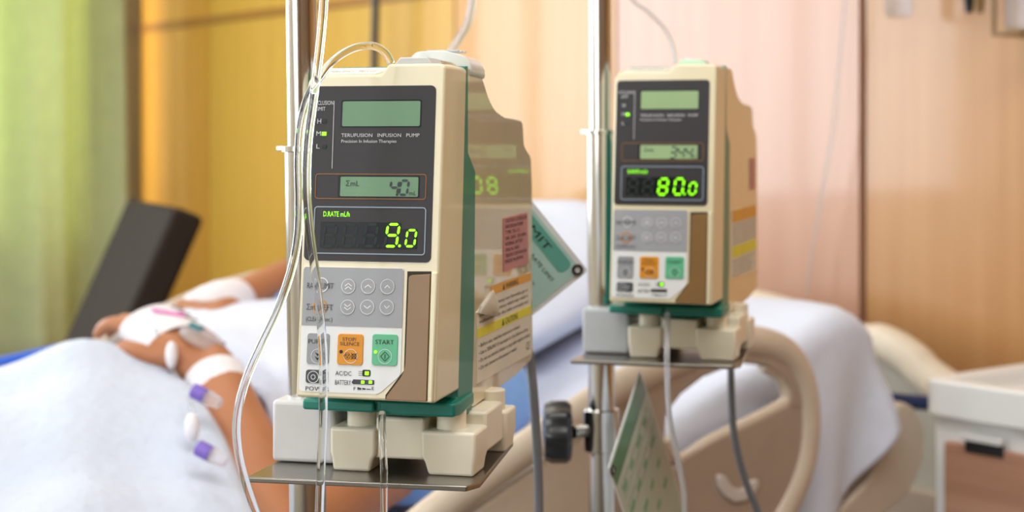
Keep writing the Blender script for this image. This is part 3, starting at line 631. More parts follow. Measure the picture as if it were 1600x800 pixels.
# ------------------------------------------------------------------ tubing and cables
def tubing(name, pts, r, m, label, cat, group=None, n=8, seg=14, wall=True):
    P = catmull(pts, n); bm = tube(bmesh.new(), P, r, seg); o = obj(name, bm, m, angle=80); return tag(o, label, cat, group)
tubing('drip_tube', [at(px, py, Y) for px, py, Y in ((560, -1500, 1.08), (540, -900, 1.04), (522, -400, 1.0), (512, -120, .97), (507, -20, .965), (504, 30, .962), (498, 90, .96), (489, 160, .958), (481, 225, .957), (479, 290, .957), (483, 350, .957), (489, 400, .957), (496, 450, .957), (501, 500, .957), (505, 560, .958), (505, 640, .96), (502, 720, .962), (499, 800, .964), (497, 900, .966), (496, 1500, .97), (500, 2300, .98))], .0027, M['tube'],
       'clear drip tube hanging straight down across the left side of the nearer pump', 'tube')
tubing('drip_tube', [at(px, py, Y) for px, py, Y in ((611, 99, 1.052), (604, 85, 1.05), (592, 75, 1.045), (575, 71, 1.035), (548, 77, 1.02), (520, 95, .995), (500, 122, .975), (482, 150, .965), (470, 195, .962), (466, 250, .962), (467, 310, .962), (465, 370, .962), (454, 425, .962), (433, 485, .962), (405, 545, .962), (382, 600, .962), (370, 655, .962), (372, 705, .962), (384, 755, .962), (402, 805, .962), (425, 860, .962), (450, 1000, .965), (460, 1500, .97), (462, 2300, .975))], .0026, M['tube'],
       'clear drip tube arching from the nearer pump top and curving down its left', 'tube')
tubing('drip_tube', [at(px, py, Y) for px, py, Y in ((597, 646, 1.040), (597, 662, 1.030), (598, 690, 1.018), (600, 740, 1.013), (600, 820, 1.013), (601, 900, 1.013), (600, 1500, 1.013), (590, 2200, 1.01))], .0024, M['tube'],
       'short clear tube leaving the underside of the nearer pump in front of its shelf', 'tube')
tubing('drip_tube', [at(px, py, Y) for px, py, Y in ((930, -900, 1.50), (945, -400, 1.48), (965, -60, 1.46), (985, -5, 1.46), (1012, 18, 1.46), (1038, 45, 1.46), (1052, 75, 1.455), (1055, 98, 1.45))], .0022, M['tube_soft'],
       'clear drip tube curving down into the top of the farther pump', 'tube')
tubing('drip_tube', [at(px, py, Y) for px, py, Y in ((1043, 490, 1.452), (1043, 520, 1.44), (1042, 560, 1.425), (1045, 640, 1.42), (1055, 700, 1.42), (1067, 760, 1.42), (1070, 830, 1.42), (1072, 1200, 1.42), (1068, 1800, 1.42))], .0024, M['tube_soft'],
       'clear tube leaving the underside of the farther pump', 'tube')
tubing('drip_tube', [at(px, py, Y) for px, py, Y in ((800, -900, 1.52), (760, -400, 1.5), (742, -80, 1.5), (738, -5, 1.5), (731, 35, 1.5), (716, 62, 1.5), (704, 85, 1.49), (700, 130, 1.46))], .0038, M['tube_soft'],
       'blurred clear tube coming down behind the white handle of the nearer pump', 'tube')
tubing('power_cable', [at(px, py, Y) for px, py, Y in ((806, 520, 1.275), (822, 535, 1.30), (829, 570, 1.305), (834, 620, 1.30), (838, 680, 1.30), (841, 740, 1.30), (842, 800, 1.30), (842, 900, 1.3), (840, 1200, 1.3), (838, 1800, 1.3))], .0038, M['cable'],
       'thick grey power cable hanging behind the nearer pump, beside the black knob', 'cable', 'pump power cables')
tubing('power_cable', [at(px, py, Y) for px, py, Y in ((1135, 520, 1.65), (1141, 550, 1.62), (1142, 580, 1.60), (1143, 620, 1.60), (1146, 670, 1.60), (1156, 720, 1.60), (1170, 765, 1.60), (1185, 805, 1.60), (1200, 900, 1.6), (1205, 1300, 1.6))], .0036, M['cable'],
       'dark grey power cable hanging below the farther pump in front of the bed rail', 'cable', 'pump power cables')
def on_wall(px, py, off=.05): v, u, z = on_v(px, py, V_WALL-off); return W(v, u, z)
tubing('wall_cable', [on_wall(588, -260, .1), on_wall(588, -100, .1), on_wall(587, 0, .1), on_wall(585, 95, .1), on_wall(584, 250, .1), on_wall(588, 420, .1)], .0105, M['black'],
       'black cable hanging in front of the yellow wood wall above the nearer pump', 'cable')
tubing('hanging_cord', [on_wall(1328, -200, .06), on_wall(1320, 0, .06), on_wall(1310, 110, .06), on_wall(1303, 190, .06), on_wall(1285, 300, .06), on_wall(1268, 400, .06), on_wall(1262, 460, .06)], .0030, M['tube_soft'],
       'thin pale cord running down the pinkish wood wall right of the farther pump', 'cord')
# ------------------------------------------------------------------ laminated cards
def card(name, label, corner, t, dn, w, h, build):
    """corner = top right corner, t = reading direction, dn = down the card"""
    t = t.normalized(); dn = (dn-t*dn.dot(t)).normalized(); nrm = dn.cross(t).normalized()
    if nrm.y > 0: nrm = -nrm
    F = lambda x, z, o=0: corner-t*(w-x)+dn*(h-z)+nrm*o       # x from left, z from bottom
    root = thing(name, label, 'card', tuple(F(w/2, h/2))); build(root, F, w, h); return root
def card_rect(bm, F, x0, z0, x1, z1, o0, o1, r=.003): return prism(bm, rrect(x0, z0, x1, z1, r), lambda x, z: F(x, z, o0), lambda x, z: F(x, z, o1))
def eyelet(root, F, x, z):
    bm = bmesh.new(); n = 24; P = [F(x+.0036*math.cos(2*PI*k/n), z+.0036*math.sin(2*PI*k/n), .001) for k in range(n)]
    tube(bm, P, .0013, 8, closed=True); obj('eyelet', bm, M['black'], root, world=True)
    obj('eyelet_hole', prism(bmesh.new(), disc((x, z), .0026), lambda a, b: F(a, b, .0011), lambda a, b: F(a, b, .0006)), M['card_edge'], root, world=True)
def build1(root, F, w, h):
    obj('laminate', card_rect(bmesh.new(), F, 0, 0, w, h, -.0006, .0002), M['card_edge'], root, world=True)
    obj('sheet', card_rect(bmesh.new(), F, .004, .004, w-.004, h-.004, .0002, .0005), M['card_teal'], root, world=True)
    obj('title_band', card_rect(bmesh.new(), F, .012, h-.020, w-.012, h-.007, .0005, .0007, .005), M['card_band'], root, world=True)
    bm = bmesh.new(); f = lambda o: (lambda x, z: F(x, z, o))
    text_bm(bm, 'FLOW LIMIT', .03, w-.035, .0062, f(.0009), h-.017)
    for k, (s, x0, x1) in enumerate((('single infusion RATE LIMIT', w-.075, w-.012), ('mL/h, to set, IV solution', w-.082, w-.020), ('VOLUME LIMIT is', w-.09, w-.045), ('\u03a3mL LIMIT', w-.10, w-.06))):
        text_bm(bm, s, x0, x1, .0034, f(.0007), h-.030-k*.0135)
    obj('lettering', bm, M['ink_black'], root, world=True, smooth=False)
    eyelet(root, F, w-.0065, h-.0065)
Yc = 1.335
card('instruction_card', 'teal laminated card tilted diagonally behind the nearer pump with an eyelet at its corner', at(919, 423, Yc), at(919, 423, Yc)-at(829, 311, Yc-.01), at(829, 515, Yc+.0)-at(919, 423, Yc), .15, .10, build1)
def build2(root, F, w, h):
    obj('laminate', card_rect(bmesh.new(), F, 0, 0, w, h, -.0006, .0002), M['card_edge'], root, world=True)
    obj('sheet', card_rect(bmesh.new(), F, .003, .003, w-.003, h-.003, .0002, .0005), M['card_pale'], root, world=True)
    obj('title_band', card_rect(bmesh.new(), F, .003, h-.026, w-.003, h-.003, .0005, .0007, .001), M['card_green'], root, world=True)
    bm = bmesh.new(); random.seed(7)
    for r in range(4):
        for c in range(4):
            x = .012+c*.026; z = h-.046-r*.028
            if z < .008: continue
            card_rect(bm, F, x, z, x+.010+.008*random.random(), z+.007, .0005, .0006, .001)
    obj('text_block', bm, M['card_mark'], root, world=True, smooth=False)
    bm = bmesh.new(); f = lambda x, z: F(x, z, .0007)
    for r in range(5): text_bm(bm, 'set the tube in the pump and check the drip', .010, w-.012, .0022, f, h-.025-r*.0125)
    obj('lettering', bm, M['ink_dark'], root, world=True, smooth=False)
    eyelet(root, F, .006, h-.008)
c2 = at(1000, 577, 1.475)
e1_ = Vector((.035, .090, .0736)); e2_ = Vector((.0625, .125, -.167))
card('instruction_card', 'pale green laminated card with dark green edge hanging under the farther pump shelf', c2, e1_, e2_, .121, .20, build2)
# ------------------------------------------------------------------ hospital bed (coordinates v, u, z of the room frame)
BED = thing('hospital_bed', 'beige hospital bed with raised backrest and plastic side rails', 'bed', W(.9, 1.85, 0), ROOMROT)
def bobj(name, bm, m, parent=BED, **k): return obj(name, room(bm), m, parent, world=True, **k)
UN, UF = 1.40, 2.30
bm = bmesh.new(); box(bm, (-.15, UN+.03, .42), (1.95, UN+.09, .50)); box(bm, (-.15, UF-.09, .42), (1.95, UF-.03, .50))
for v in (-.15, .6, 1.3, 1.9): box(bm, (v, UN+.03, .43), (v+.06, UF-.03, .49))
bobj('bed_frame', bm, M['rail_panel'], bevel=.01)
for v in (.05, 1.75):
    for u in (UN+.1, UF-.1):
        lg = bobj('bed_leg', cyl(bmesh.new(), (v, u, .10), (v, u, .44), .025, 20), M['dark_steel'])
        bobj('caster', cyl(bmesh.new(), (v, u-.02, .06), (v, u+.02, .06), .06, 28), M['black'], lg, bevel=.004)
# mattress deck: flat part, then raised at forty degrees
HV, HZ0 = 1.10, .605                      # hinge
ang = math.radians(22); cs, sn = math.cos(ang), math.sin(ang)
def ddeck(s, t): return (HV+cs*s-sn*t, HZ0+sn*s+cs*t)   # s along the backrest, t off it
bm = bmesh.new(); box(bm, (-.12, UN+.02, .54), (HV, UF-.02, .595)); bobj('deck_panel', bm, M['rail_panel'], bevel=.01)
pts = [ddeck(0, -.035), ddeck(.68, -.035), ddeck(.68, -.005), ddeck(0, -.005)]
bm = prism(bmesh.new(), pts, lambda v, z: Vector((v, UN+.02, z)), lambda v, z: Vector((v, UF-.02, z))); bk = bobj('backrest_panel', bm, M['rail_panel'], bevel=.008)
# taupe guard round the head end of the backrest
def gp(px, py, U=1.405): q = on_u(px, py, U); return (q[0], q[2])
outer = [gp(1388, 622), gp(1412, 634), gp(1427, 668), gp(1426, 720), gp(1400, 770), gp(1350, 812), gp(1262, 860), gp(1240, 835), gp(1300, 790), gp(1340, 745), gp(1362, 700), gp(1378, 660)]
bm = prism(bmesh.new(), roundpoly(outer, .015, 4), lambda v, z: Vector((v, 1.385, z)), lambda v, z: Vector((v, 1.425, z)))
prism(bm, [gp(1300, 800), gp(1395, 660), gp(1412, 700), gp(1330, 830)], lambda v, z: Vector((v, 1.42, z)), lambda v, z: Vector((v, UF-.03, z)))
bobj('backrest_guard', bm, M['rail'], bevel=.008)
# side rails: moulded loop with a solid lower panel and a pale release handle
def side_rail(U, name_mat, sgn, shift=(0, 0), rr=.0195):
    g = lambda px, py: (on_u(px, py, 1.33)[0]+shift[0], on_u(px, py, 1.33)[2]+shift[1])
    pp = [g(640, 850), g(700, 800), g(800, 728), g(930, 640), g(1010, 592), g(1080, 562), g(1150, 538), g(1200, 537), g(1240, 553), g(1264, 590), g(1274, 640), g(1272, 700), g(1258, 755), g(1230, 812), g(1190, 870), g(1120, 960), g(980, 1010), g(800, 990), g(680, 930)]
    P = [Vector((p[0], U, p[1])) for p in pp]; P = catmull(P+[P[0]], 6)[:-1]
    r_ = bobj('side_rail', tube(bmesh.new(), P, rr, 16, closed=True, flat=.8), M['rail'])
    inn = [g(1075, 716), g(1120, 690), g(1180, 662), g(1238, 634), g(1252, 600), g(1264, 620), g(1270, 660), g(1264, 720), g(1248, 770), g(1222, 812), g(1185, 865), g(1118, 945), g(1040, 985), g(1010, 900), g(1000, 800), g(1030, 760)]
    bm = prism(bmesh.new(), inn, lambda v, z: Vector((v, U-.008, z)), lambda v, z: Vector((v, U+.010, z)))
    bobj('rail_panel', bm, M['rail_panel'], r_, bevel=.004)
    lip = [g(1052, 690), g(1062, 712), g(1078, 722), g(1120, 694), g(1180, 664), g(1236, 634), g(1243, 616), g(1232, 590), g(1205, 574)]
    bobj('rail_lip', tube(bmesh.new(), catmull([Vector((p[0], U, p[1])) for p in lip], 5), .0075, 10), M['rail'], r_)
    up = [g(960, 618), g(1005, 592), g(1075, 566), g(1125, 548), g(1150, 556), g(1108, 590), g(1072, 618), g(1050, 648), g(1046, 690), g(1062, 716), g(1040, 770), g(1005, 800), g(960, 840), g(930, 760), g(940, 680)]
    bobj('rail_web', prism(bmesh.new(), up, lambda v, z: Vector((v, U-.009, z)), lambda v, z: Vector((v, U+.008, z))), M['rail_panel'], r_, bevel=.005)
    ur = [g(*q) for q in ((1105, 552), (1150, 545), (1200, 545), (1238, 560), (1262, 600), (1268, 645), (1240, 636), (1243, 612), (1230, 590), (1203, 573), (1160, 568), (1108, 590))]
    bobj('rail_web', prism(bmesh.new(), ur, lambda v, z: Vector((v, U-.009, z)), lambda v, z: Vector((v, U+.008, z))), M['rail_panel'], r_, bevel=.003)
    low = [g(700, 835), g(800, 765), g(925, 680), g(945, 700), g(960, 840), g(950, 960), g(800, 960), g(700, 910)]
    bobj('rail_web', prism(bmesh.new(), low, lambda v, z: Vector((v, U-.006, z)), lambda v, z: Vector((v, U+.008, z))), M['rail'], r_, bevel=.005)
    c = []
    for a in range(0, 181, 15):
        A = math.radians(180+a); c.append((1158+34*math.cos(A), 752-34*math.sin(A)*1.0))
    c = [(1125, 745), (1128, 762), (1138, 777), (1152, 786), (1168, 784), (1182, 774), (1190, 758), (1188, 750), (1178, 752), (1172, 762), (1162, 766), (1150, 763), (1142, 752), (1138, 745), (1130, 742)]
    c = [g(*q) for q in c]
    bobj('release_handle', prism(bmesh.new(), c, lambda v, z: Vector((v, U-sgn*.010-.002, z)), lambda v, z: Vector((v, U+.002, z))), M['rail_mark'], r_, bevel=.002)
    for q in (g(900, 950), g(1080, 930)): bobj('rail_arm', tube(bmesh.new(), [Vector((q[0], U, q[1]+.03)), Vector((q[0], U+sgn*.05, .47))], .013, 12), M['dark_steel'], r_)
    return r_
side_rail(1.345, None, 1)
side_rail(2.345, None, -1, (-.03, .022), .012)
# foot-section far rail with blue strip
P = [Vector((v, 2.345, z)) for v, z in ((.2, .792), (.5, .818), (.80, .846), (.98, .868), (1.0, .81), (.88, .70), (.6, .66), (.25, .66))]
fr = bobj('foot_rail', tube(bmesh.new(), catmull(P+[P[0]], 6)[:-1], .018, 12, closed=True), M['rail'])
bobj('blue_strip', tube(bmesh.new(), catmull([Vector((.2, 2.328, .812)), Vector((.5, 2.328, .838)), Vector((.80, 2.328, .866)), Vector((.97, 2.328, .888))], 5), .007, 10), M['blue'], fr)
bobj('rail_arm', tube(bmesh.new(), [Vector((.5, 2.345, .67)), Vector((.5, 2.29, .46))], .013, 12), M['dark_steel'], fr)
# headboard
def hp_(px, py, V=2.2): q = on_v(px, py, V); return (q[1], q[2])
top = [hp_(1340, 532), hp_(1372, 534), hp_(1400, 545), hp_(1430, 565), hp_(1455, 590), hp_(1480, 640)]
top = [(2.32, .62), (2.31, .84), (2.24, .885)]+[(2.05, .888)]+top[:-1]+[(1.52, .735), (1.42, .66), (1.42, .60)]
tp = catmull([Vector((2.2, u, z)) for u, z in top], 5)
bobj('headboard', prism(bmesh.new(), [(p.y, p.z) for p in tp], lambda u, z: Vector((2.185, u, z)), lambda u, z: Vector((2.215, u, z))), M['head_grey'], bevel=.006)
bobj('headboard_rim', tube(bmesh.new(), tp, .032, 14), M['head_cream'])
bm = bmesh.new(); box(bm, (1.9, UN+.05, .44), (2.19, UN+.10, .49)); box(bm, (1.9, UF-.10, .44), (2.19, UF-.05, .49)); box(bm, (2.17, UN+.04, .44), (2.22, UF-.04, .62)); bobj('headboard_bracket', bm, M['rail_panel'], bevel=.005)
q0, q1 = Vector(on_u(1380, 624, 1.50)), Vector(on_u(1470, 632, 1.47))
bobj('navy_bar', tube(bmesh.new(), [Vector((1.70, 1.50, q0.z+.005)), q0, q1, Vector((2.0, 1.46, q1.z))], .011, 14), M['navy'])
# mattress with white sheet
bm = bmesh.new(); th = .135
sec = [(-.10, .602), (-.10, .735), (1.05, .735)]
ss = [ddeck(.02, th), ddeck(.2, th), ddeck(.4, th+.004), ddeck(.60, th+.004), ddeck(.645, th-.004), ddeck(.665, th-.03), ddeck(.665, .03), ddeck(.64, .001), ddeck(.3, .0), ddeck(0.0, .0)]
sec = sec+ss+[(1.05, .602)]
sec = roundpoly(sec, .03, 3)
lay = [(UN+.0, .93), (UN+.012, .985), (UN+.03, 1), (UF-.03, 1), (UF-.012, .985), (UF, .93)]
cv = sum(p[0] for p in sec)/len(sec); 
rings = []
for u, k in lay:
    ring = []
    for v, z in sec:
        # pull towards the section's mid line for rounded edges
        mz = .67 if v < 1.08 else None
        if mz is None:
            s = (v-HV)*cs+(z-HZ0)*sn; t = -(v-HV)*sn+(z-HZ0)*cs; t = th/2+(t-th/2)*k; s = s*(1-(1-k)*.1) if s > .5 else s; v2, z2 = ddeck(s, t)
        else: v2, z2 = v, mz+(z-mz)*k
        ring.append(bm.verts.new((v2, u, z2)))
    rings.append(ring)
n = len(sec)
for A, B in zip(rings, rings[1:]):
    for k in range(n): bm.faces.new((A[k], A[(k+1) % n], B[(k+1) % n], B[k]))
bm.faces.new(rings[0]); bm.faces.new(rings[-1][::-1])
MT = thing('mattress', 'thick mattress in a fitted white sheet with its head end raised', 'mattress', W(.9, 1.85, .615), ROOMROT)
obj('fitted_sheet', room(bm), M['sheet'], MT, world=True)
# loose sheet bulging over the head end, with soft folds
def heap(name, m, f, nv, nu, label, cat, thick=.006, parent=None, mask=None):
    bm = bmesh.new(); g = [[None]*(nu+1) for _ in range(nv+1)]
    for i in range(nv+1):
        for j in range(nu+1):
            p = f(i/nv, j/nu)
            g[i][j] = bm.verts.new(W(*p)) if p is not None else None
    for i in range(nv):
        for j in range(nu):
            q = (g[i][j], g[i+1][j], g[i+1][j+1], g[i][j+1])
            if all(q): bm.faces.new(q)
    o = obj(name, bm, m, parent, world=bool(parent), angle=180); s = o.modifiers.new('s', 'SOLIDIFY'); s.thickness = thick
    if label: tag(o, label, cat)
    return o
def fold(a, b, k=1.0, w=0): return k*(.5*math.sin(a*13+b*5+w)+.3*math.sin(a*23-b*11+1.3+w)+.2*math.sin(b*31+a*9+w))
def head_sheet(s, t):
    # s along the backrest to its end, t from the middle of the bed over the near edge and down the side
    sd = .12+.565*s; per = t
    if per < .42:
        q = per/.42; u = 2.02-(2.02-(UN+.01))*q; tt = th+.014+.006*fold(s*1.3, q)*(1-q)
        v, z = ddeck(sd+.01*math.sin(9*q), tt)
    elif per < .52:
        q = (per-.42)/.10; a = q*PI/2; u = UN+.01-.030*math.sin(a); v, z = ddeck(sd, th+.014-.03*(1-math.cos(a)))
    else:
        q = (per-.52)/.48; v0, z0 = ddeck(sd, th-.016); drop = max(.06, z0-(.865-(1.735-v0)*1.1))
        u = UN-.020-.016*q*math.sin(24*s+3*q)-.01*q; v, z = v0+.03*q*s, z0-drop*q
    if s > .88:
        e = (s-.88)/.12; z -= .035*e*e*(1 if per < .52 else max(0, 1-(per-.52)*3)); v += .01*e*(1-e)
    return (v, u, z)
heap('loose_sheet', M['sheet'], head_sheet, 40, 60, None, None, parent=MT)
# ------------------------------------------------------------------ pillow
def pillow(label, v, u, z, sx, sy, sz, tilt, rz):
    bm = bmesh.new(); n, m_ = 40, 28
    g = []
    for i in range(n+1):
        row = []
        for j in range(m_):
            a = 2*PI*j/m_; th_ = PI*i/n
            x, y, zz = math.cos(th_), math.sin(th_)*math.cos(a), math.sin(th_)*math.sin(a)
            sg = lambda q, e: math.copysign(abs(q)**e, q)
            X = sg(x, .55)*sx/2; Y_ = sg(y, .6)*sy/2; k = (1-abs(X/(sx/2))**4)*(1-abs(Y_/(sy/2))**4)
            Z = sg(zz, .9)*sz/2*(.35+.65*max(0, k)**.5)+.006*math.sin(X*22+Y_*14)*max(0, k)
            row.append(bm.verts.new((X, Y_, Z)))
        g.append(row)
    for i in range(n):
        for j in range(m_): 
            try: bm.faces.new((g[i][j], g[i][(j+1) % m_], g[i+1][(j+1) % m_], g[i+1][j]))
            except ValueError: pass
    bmesh.ops.remove_doubles(bm, verts=bm.verts, dist=.0005)
    o = obj('pillow', bm, M['pillow'], angle=180); o.location = W(v, u, z); o.rotation_euler = Matrix.Rotation(ROOMROT+rz, 3, 'Z').to_euler()
    o.rotation_euler = (Matrix.Rotation(ROOMROT+rz, 3, 'Z') @ Matrix.Rotation(-tilt, 3, 'Y')).to_euler()
    return tag(o, label, 'pillow')
pv, pz = ddeck(.47, th+.085)
pillow('plump white pillow under the patient, leaning on the raised mattress', pv, 1.97, pz, .46, .62, .17, ang, 0)
# ------------------------------------------------------------------ patient
PERSON = thing('person', 'patient lying in bed with both taped hands on the stomach and light blue gown', 'person', W(.85, 1.82, .75), 0)
def skin_mesh(chains):
    """chains: list of [(point, radius), ...]; each becomes a tapered round limb; voxel remesh merges them"""
    bm = bmesh.new()
    for ch in chains:
        P = catmull([Vector(c[0]) for c in ch], 6); R = [c[1] for c in ch]; n = len(P)
        def rad(t, R=R):
            x = t*(len(R)-1); i = min(int(x), len(R)-2); return R[i]+(R[i+1]-R[i])*(x-i)
        tube(bm, P, rad, 18)
        for e, rr in ((P[0], R[0]), (P[-1], R[-1])): bmesh.ops.create_uvsphere(bm, u_segments=18, v_segments=12, radius=rr*.995, matrix=Matrix.Translation(e))
    return bm
def ell(bm, c, r, rot=None, seg=28):
    m4 = Matrix.Translation(c) @ (rot.to_4x4() if rot else Matrix.Identity(4)) @ Matrix.Diagonal((*r, 1))
    bmesh.ops.create_uvsphere(bm, u_segments=seg, v_segments=seg//2+2, radius=1, matrix=m4)
def A(px, py, U): return W(*on_u(px, py, U))
# near arm: shoulder, elbow, wrist, hand
SH = A(752, 622, 1.64); EL = A(430, 840, 1.49); WR = A(330, 578, 1.70); KN = A(246, 512, 1.79)
chains = []
chains.append([(SH, .056), (SH.lerp(EL, .5)+Vector((0, 0, .004)), .050), (EL, .043)])
chains.append([(EL, .045), (EL.lerp(WR, .3), .047), (EL.lerp(WR, .65), .041), (WR, .031), (WR.lerp(KN, .25), .026)])
hd = (KN-WR).normalized(); side = hd.cross(Vector((0, 0, 1))).normalized(); upv = side.cross(hd).normalized()   # side points to camera-right/near
def hand(WR, KN, side, upv, chains, flip=1, curl=1.0, thumb_side=1, ln=1.0):
    hd = (KN-WR).normalized()
    for k, (o, r) in enumerate(((-.033, .0145), (-.011, .0155), (.011, .0155), (.032, .014))):   # palm rays
        chains.append([(WR+side*o*.45, .021), (WR.lerp(KN, .5)+side*o*.85+upv*.003, .0195), (KN+side*o, r)])
    L = (.064, .074, .070, .056)
    for k, o in enumerate((-.034, -.0115, .0110, .0325)):
        b = KN+side*o; l = L[k]*ln; sp = side*o*.20
        d1 = (hd*1-upv*.30*curl).normalized(); d2 = (hd*.75-upv*.75*curl).normalized(); d3 = (hd*.35-upv*1.0*curl).normalized()
        p1 = b+d1*l*.5+sp*.5; p2 = p1+d2*l*.32+sp*.2; p3 = p2+d3*l*.25
        chains.append([(b, .0115), (p1, .0098), (p2, .0088), (p3, .0074)])
    tb = WR.lerp(KN, .28)+side*thumb_side*.022
    t1 = tb+hd*.030+side*thumb_side*.022-upv*.006; t2 = t1+hd*.028+side*thumb_side*.006-upv*.010; t3 = t2+hd*.020-side*thumb_side*.002-upv*.008
    chains.append([(tb, .0155), (t1, .0125), (t2, .0100), (t3, .0078)])
hand(WR, KN, side, upv, chains, curl=.8, thumb_side=-1)
# far arm
SH2 = W(1.19, 2.06, .92); EL2 = A(565, 396, 2.16); WR2 = A(345, 480, 2.01); KN2 = A(285, 508, 1.95)
chains.append([(SH2, .054), (SH2.lerp(EL2, .5), .048), (EL2, .041)])
chains.append([(EL2, .041), (EL2.lerp(WR2, .4), .037), (WR2, .0265)])
hd2 = (KN2-WR2).normalized(); side2 = hd2.cross(Vector((0, 0, 1))).normalized(); up2 = side2.cross(hd2).normalized()
hand(WR2, KN2, side2, up2, chains, curl=.8, thumb_side=1)
# trunk, neck, legs under the blanket
HP = W(.78, 1.85, .815); CH = W(1.10, 1.85, .845); NK = W(1.27, 1.87, .945); HD = W(1.36, 1.88, 1.0)
chains.append([(HP, .09), (W(.95, 1.85, .83), .09), (CH, .10), (W(1.22, 1.86, .89), .085)])
chains.append([(W(1.22, 1.86, .92), .06), (NK, .054), (HD, .055)])
chains.append([(SH, .055), (W(1.22, 1.86, .92), .07), (SH2, .055)])
for u in (1.74, 1.96): chains.append([(W(.78, u, .80), .072), (W(.35, u, .780), .048), (W(-.02, u, .762), .030), (W(-.05, u, .785), .024)])
bm = skin_mesh(chains)
# head lying back on the pillow, face up and towards the feet
hax = (HD-NK).normalized(); fwd = Vector((0, 0, 1)); fwd = (fwd-hax*fwd.dot(hax)).normalized(); sdv = hax.cross(fwd).normalized()
rotm = Matrix((sdv, fwd, hax)).transposed()
HC = HD+hax*.045+fwd*.0
ell(bm, HC, (.073, .092, .105), rotm); ell(bm, HC+fwd*.022-hax*.055, (.052, .062, .055), rotm)
ell(bm, HC+fwd*.098-hax*.022, (.012, .018, .022), rotm, 14); ell(bm, HC+fwd*.082-hax*.060, (.024, .010, .007), rotm, 14); ell(bm, HC+fwd*.080-hax*.071, (.020, .010, .007), rotm, 14)
ell(bm, HC+fwd*.078-hax*.094, (.020, .016, .016), rotm, 14)
for s in (-1, 1):
    ell(bm, HC+sdv*s*.074-hax*.012-fwd*.005, (.008, .018, .030), rotm, 14); ell(bm, HC+fwd*.079+sdv*s*.030+hax*.004, (.014, .009, .008), rotm, 14); ell(bm, HC+fwd*.082+sdv*s*.030+hax*.020, (.020, .008, .006), rotm, 14)
body = obj('body', bm, M['skin'], PERSON, world=True, angle=180)
rm = body.modifiers.new('r', 'REMESH'); rm.mode = 'VOXEL'; rm.voxel_size = .0045; rm.use_smooth_shade = True
sm = body.modifiers.new('sm', 'SMOOTH'); sm.factor = .5; sm.iterations = 4
bm = bmesh.new(); ell(bm, HC-fwd*.014+hax*.016, (.079, .092, .108), rotm, 36)
for v in list(bm.verts):
    q = v.co-HC
    if q.dot(fwd) > .035 and q.dot(hax) < .058: bm.verts.remove(v)
    elif q.dot(hax) < -.055: bm.verts.remove(v)
hr = obj('hair', bm, M['hair'], PERSON, world=True, angle=180); hr.modifiers.new('s', 'SOLIDIFY').thickness = .008
gch = [[(W(.98, 1.85, .83), .10), (CH, .112), (W(1.22, 1.86, .89), .095)], [(SH+Vector((0, 0, -.002)), .068), (W(1.20, 1.86, .92), .09), (SH2, .066)], [(SH, .069), (SH.lerp(EL, .42), .066)], [(SH2, .066), (SH2.lerp(EL2, .5), .062)]]
gw = obj('gown', skin_mesh(gch), M['gown'], PERSON, world=True, angle=180)
rm = gw.modifiers.new('r', 'REMESH'); rm.mode = 'VOXEL'; rm.voxel_size = .008; rm.use_smooth_shade = True
sm = gw.modifiers.new('sm', 'SMOOTH'); sm.factor = .5; sm.iterations = 6
# ------------------------------------------------------------------ blanket over the legs and stomach
def sstep(a, b, x): t = max(0, min(1, (x-a)/(b-a))); return t*t*(3-2*t)
def blanket(s, t):
    v = -.14+s*1.0; u0 = 1.345; w = t
    edge = .812+.062*math.sin(PI*min(1, max(0, w-.34)*1.8))   # head-side hem line
    v = -.14+s*(edge+.14)
    if w < .32:                                   # hanging part on the near side
        q = w/.32; u = 1.315+.035*q+.010*math.sin(v*21+q*2); z = .50+.30*q
        return (v, u+.0, z)
    q = (w-.32)/.68; u = 1.35+q*.94
    hump = math.exp(-((u-1.80)/.30)**2)
    z = .785+.142*hump*(.93+.07*math.sin(v*3.0+1))+.03*sstep(1.35, 1.5, u)
    z -= .035*sstep(.90, 1.0, (v+.14)/(edge+.14))*(1-hump)
    z -= .05*sstep(.965, 1.0, s)
    z -= .06*sstep(2.12, 2.28, u)
    z -= .03*(1-sstep(-.1, .5, v))
    z -= .10*max(0, .84-v)*sstep(1.4, 1.6, u)
    z += .021*fold(v*1.15, u*1.0)*sstep(1.35, 1.45, u)+.007*fold(v*2.1, u*1.9, 1, 1)
    return (v, u, z)
bl = heap('blanket', M['blanket'], blanket, 90, 90, 'thick white blanket draped over the patient legs and the near edge of the bed', 'blanket', .02)
# folded white sheet over the chest, between the arms
def chest(s, t):
    v = .93+.29*s; u = 1.60+.46*t
    z = .925+.045*math.exp(-((u-1.95)/.22)**2)+.012*s+.006*fold(v*1.4, u*1.2, 1, 3)
    z -= .07*sstep(.85, 1, 1-t)+.05*sstep(.8, 1, t)+.03*sstep(.9, 1, 1-s)
    return (v, u, z)
heap('chest_sheet', M['sheet'], chest, 36, 40, 'white sheet folded over the patient chest between the two forearms', 'sheet', .02)
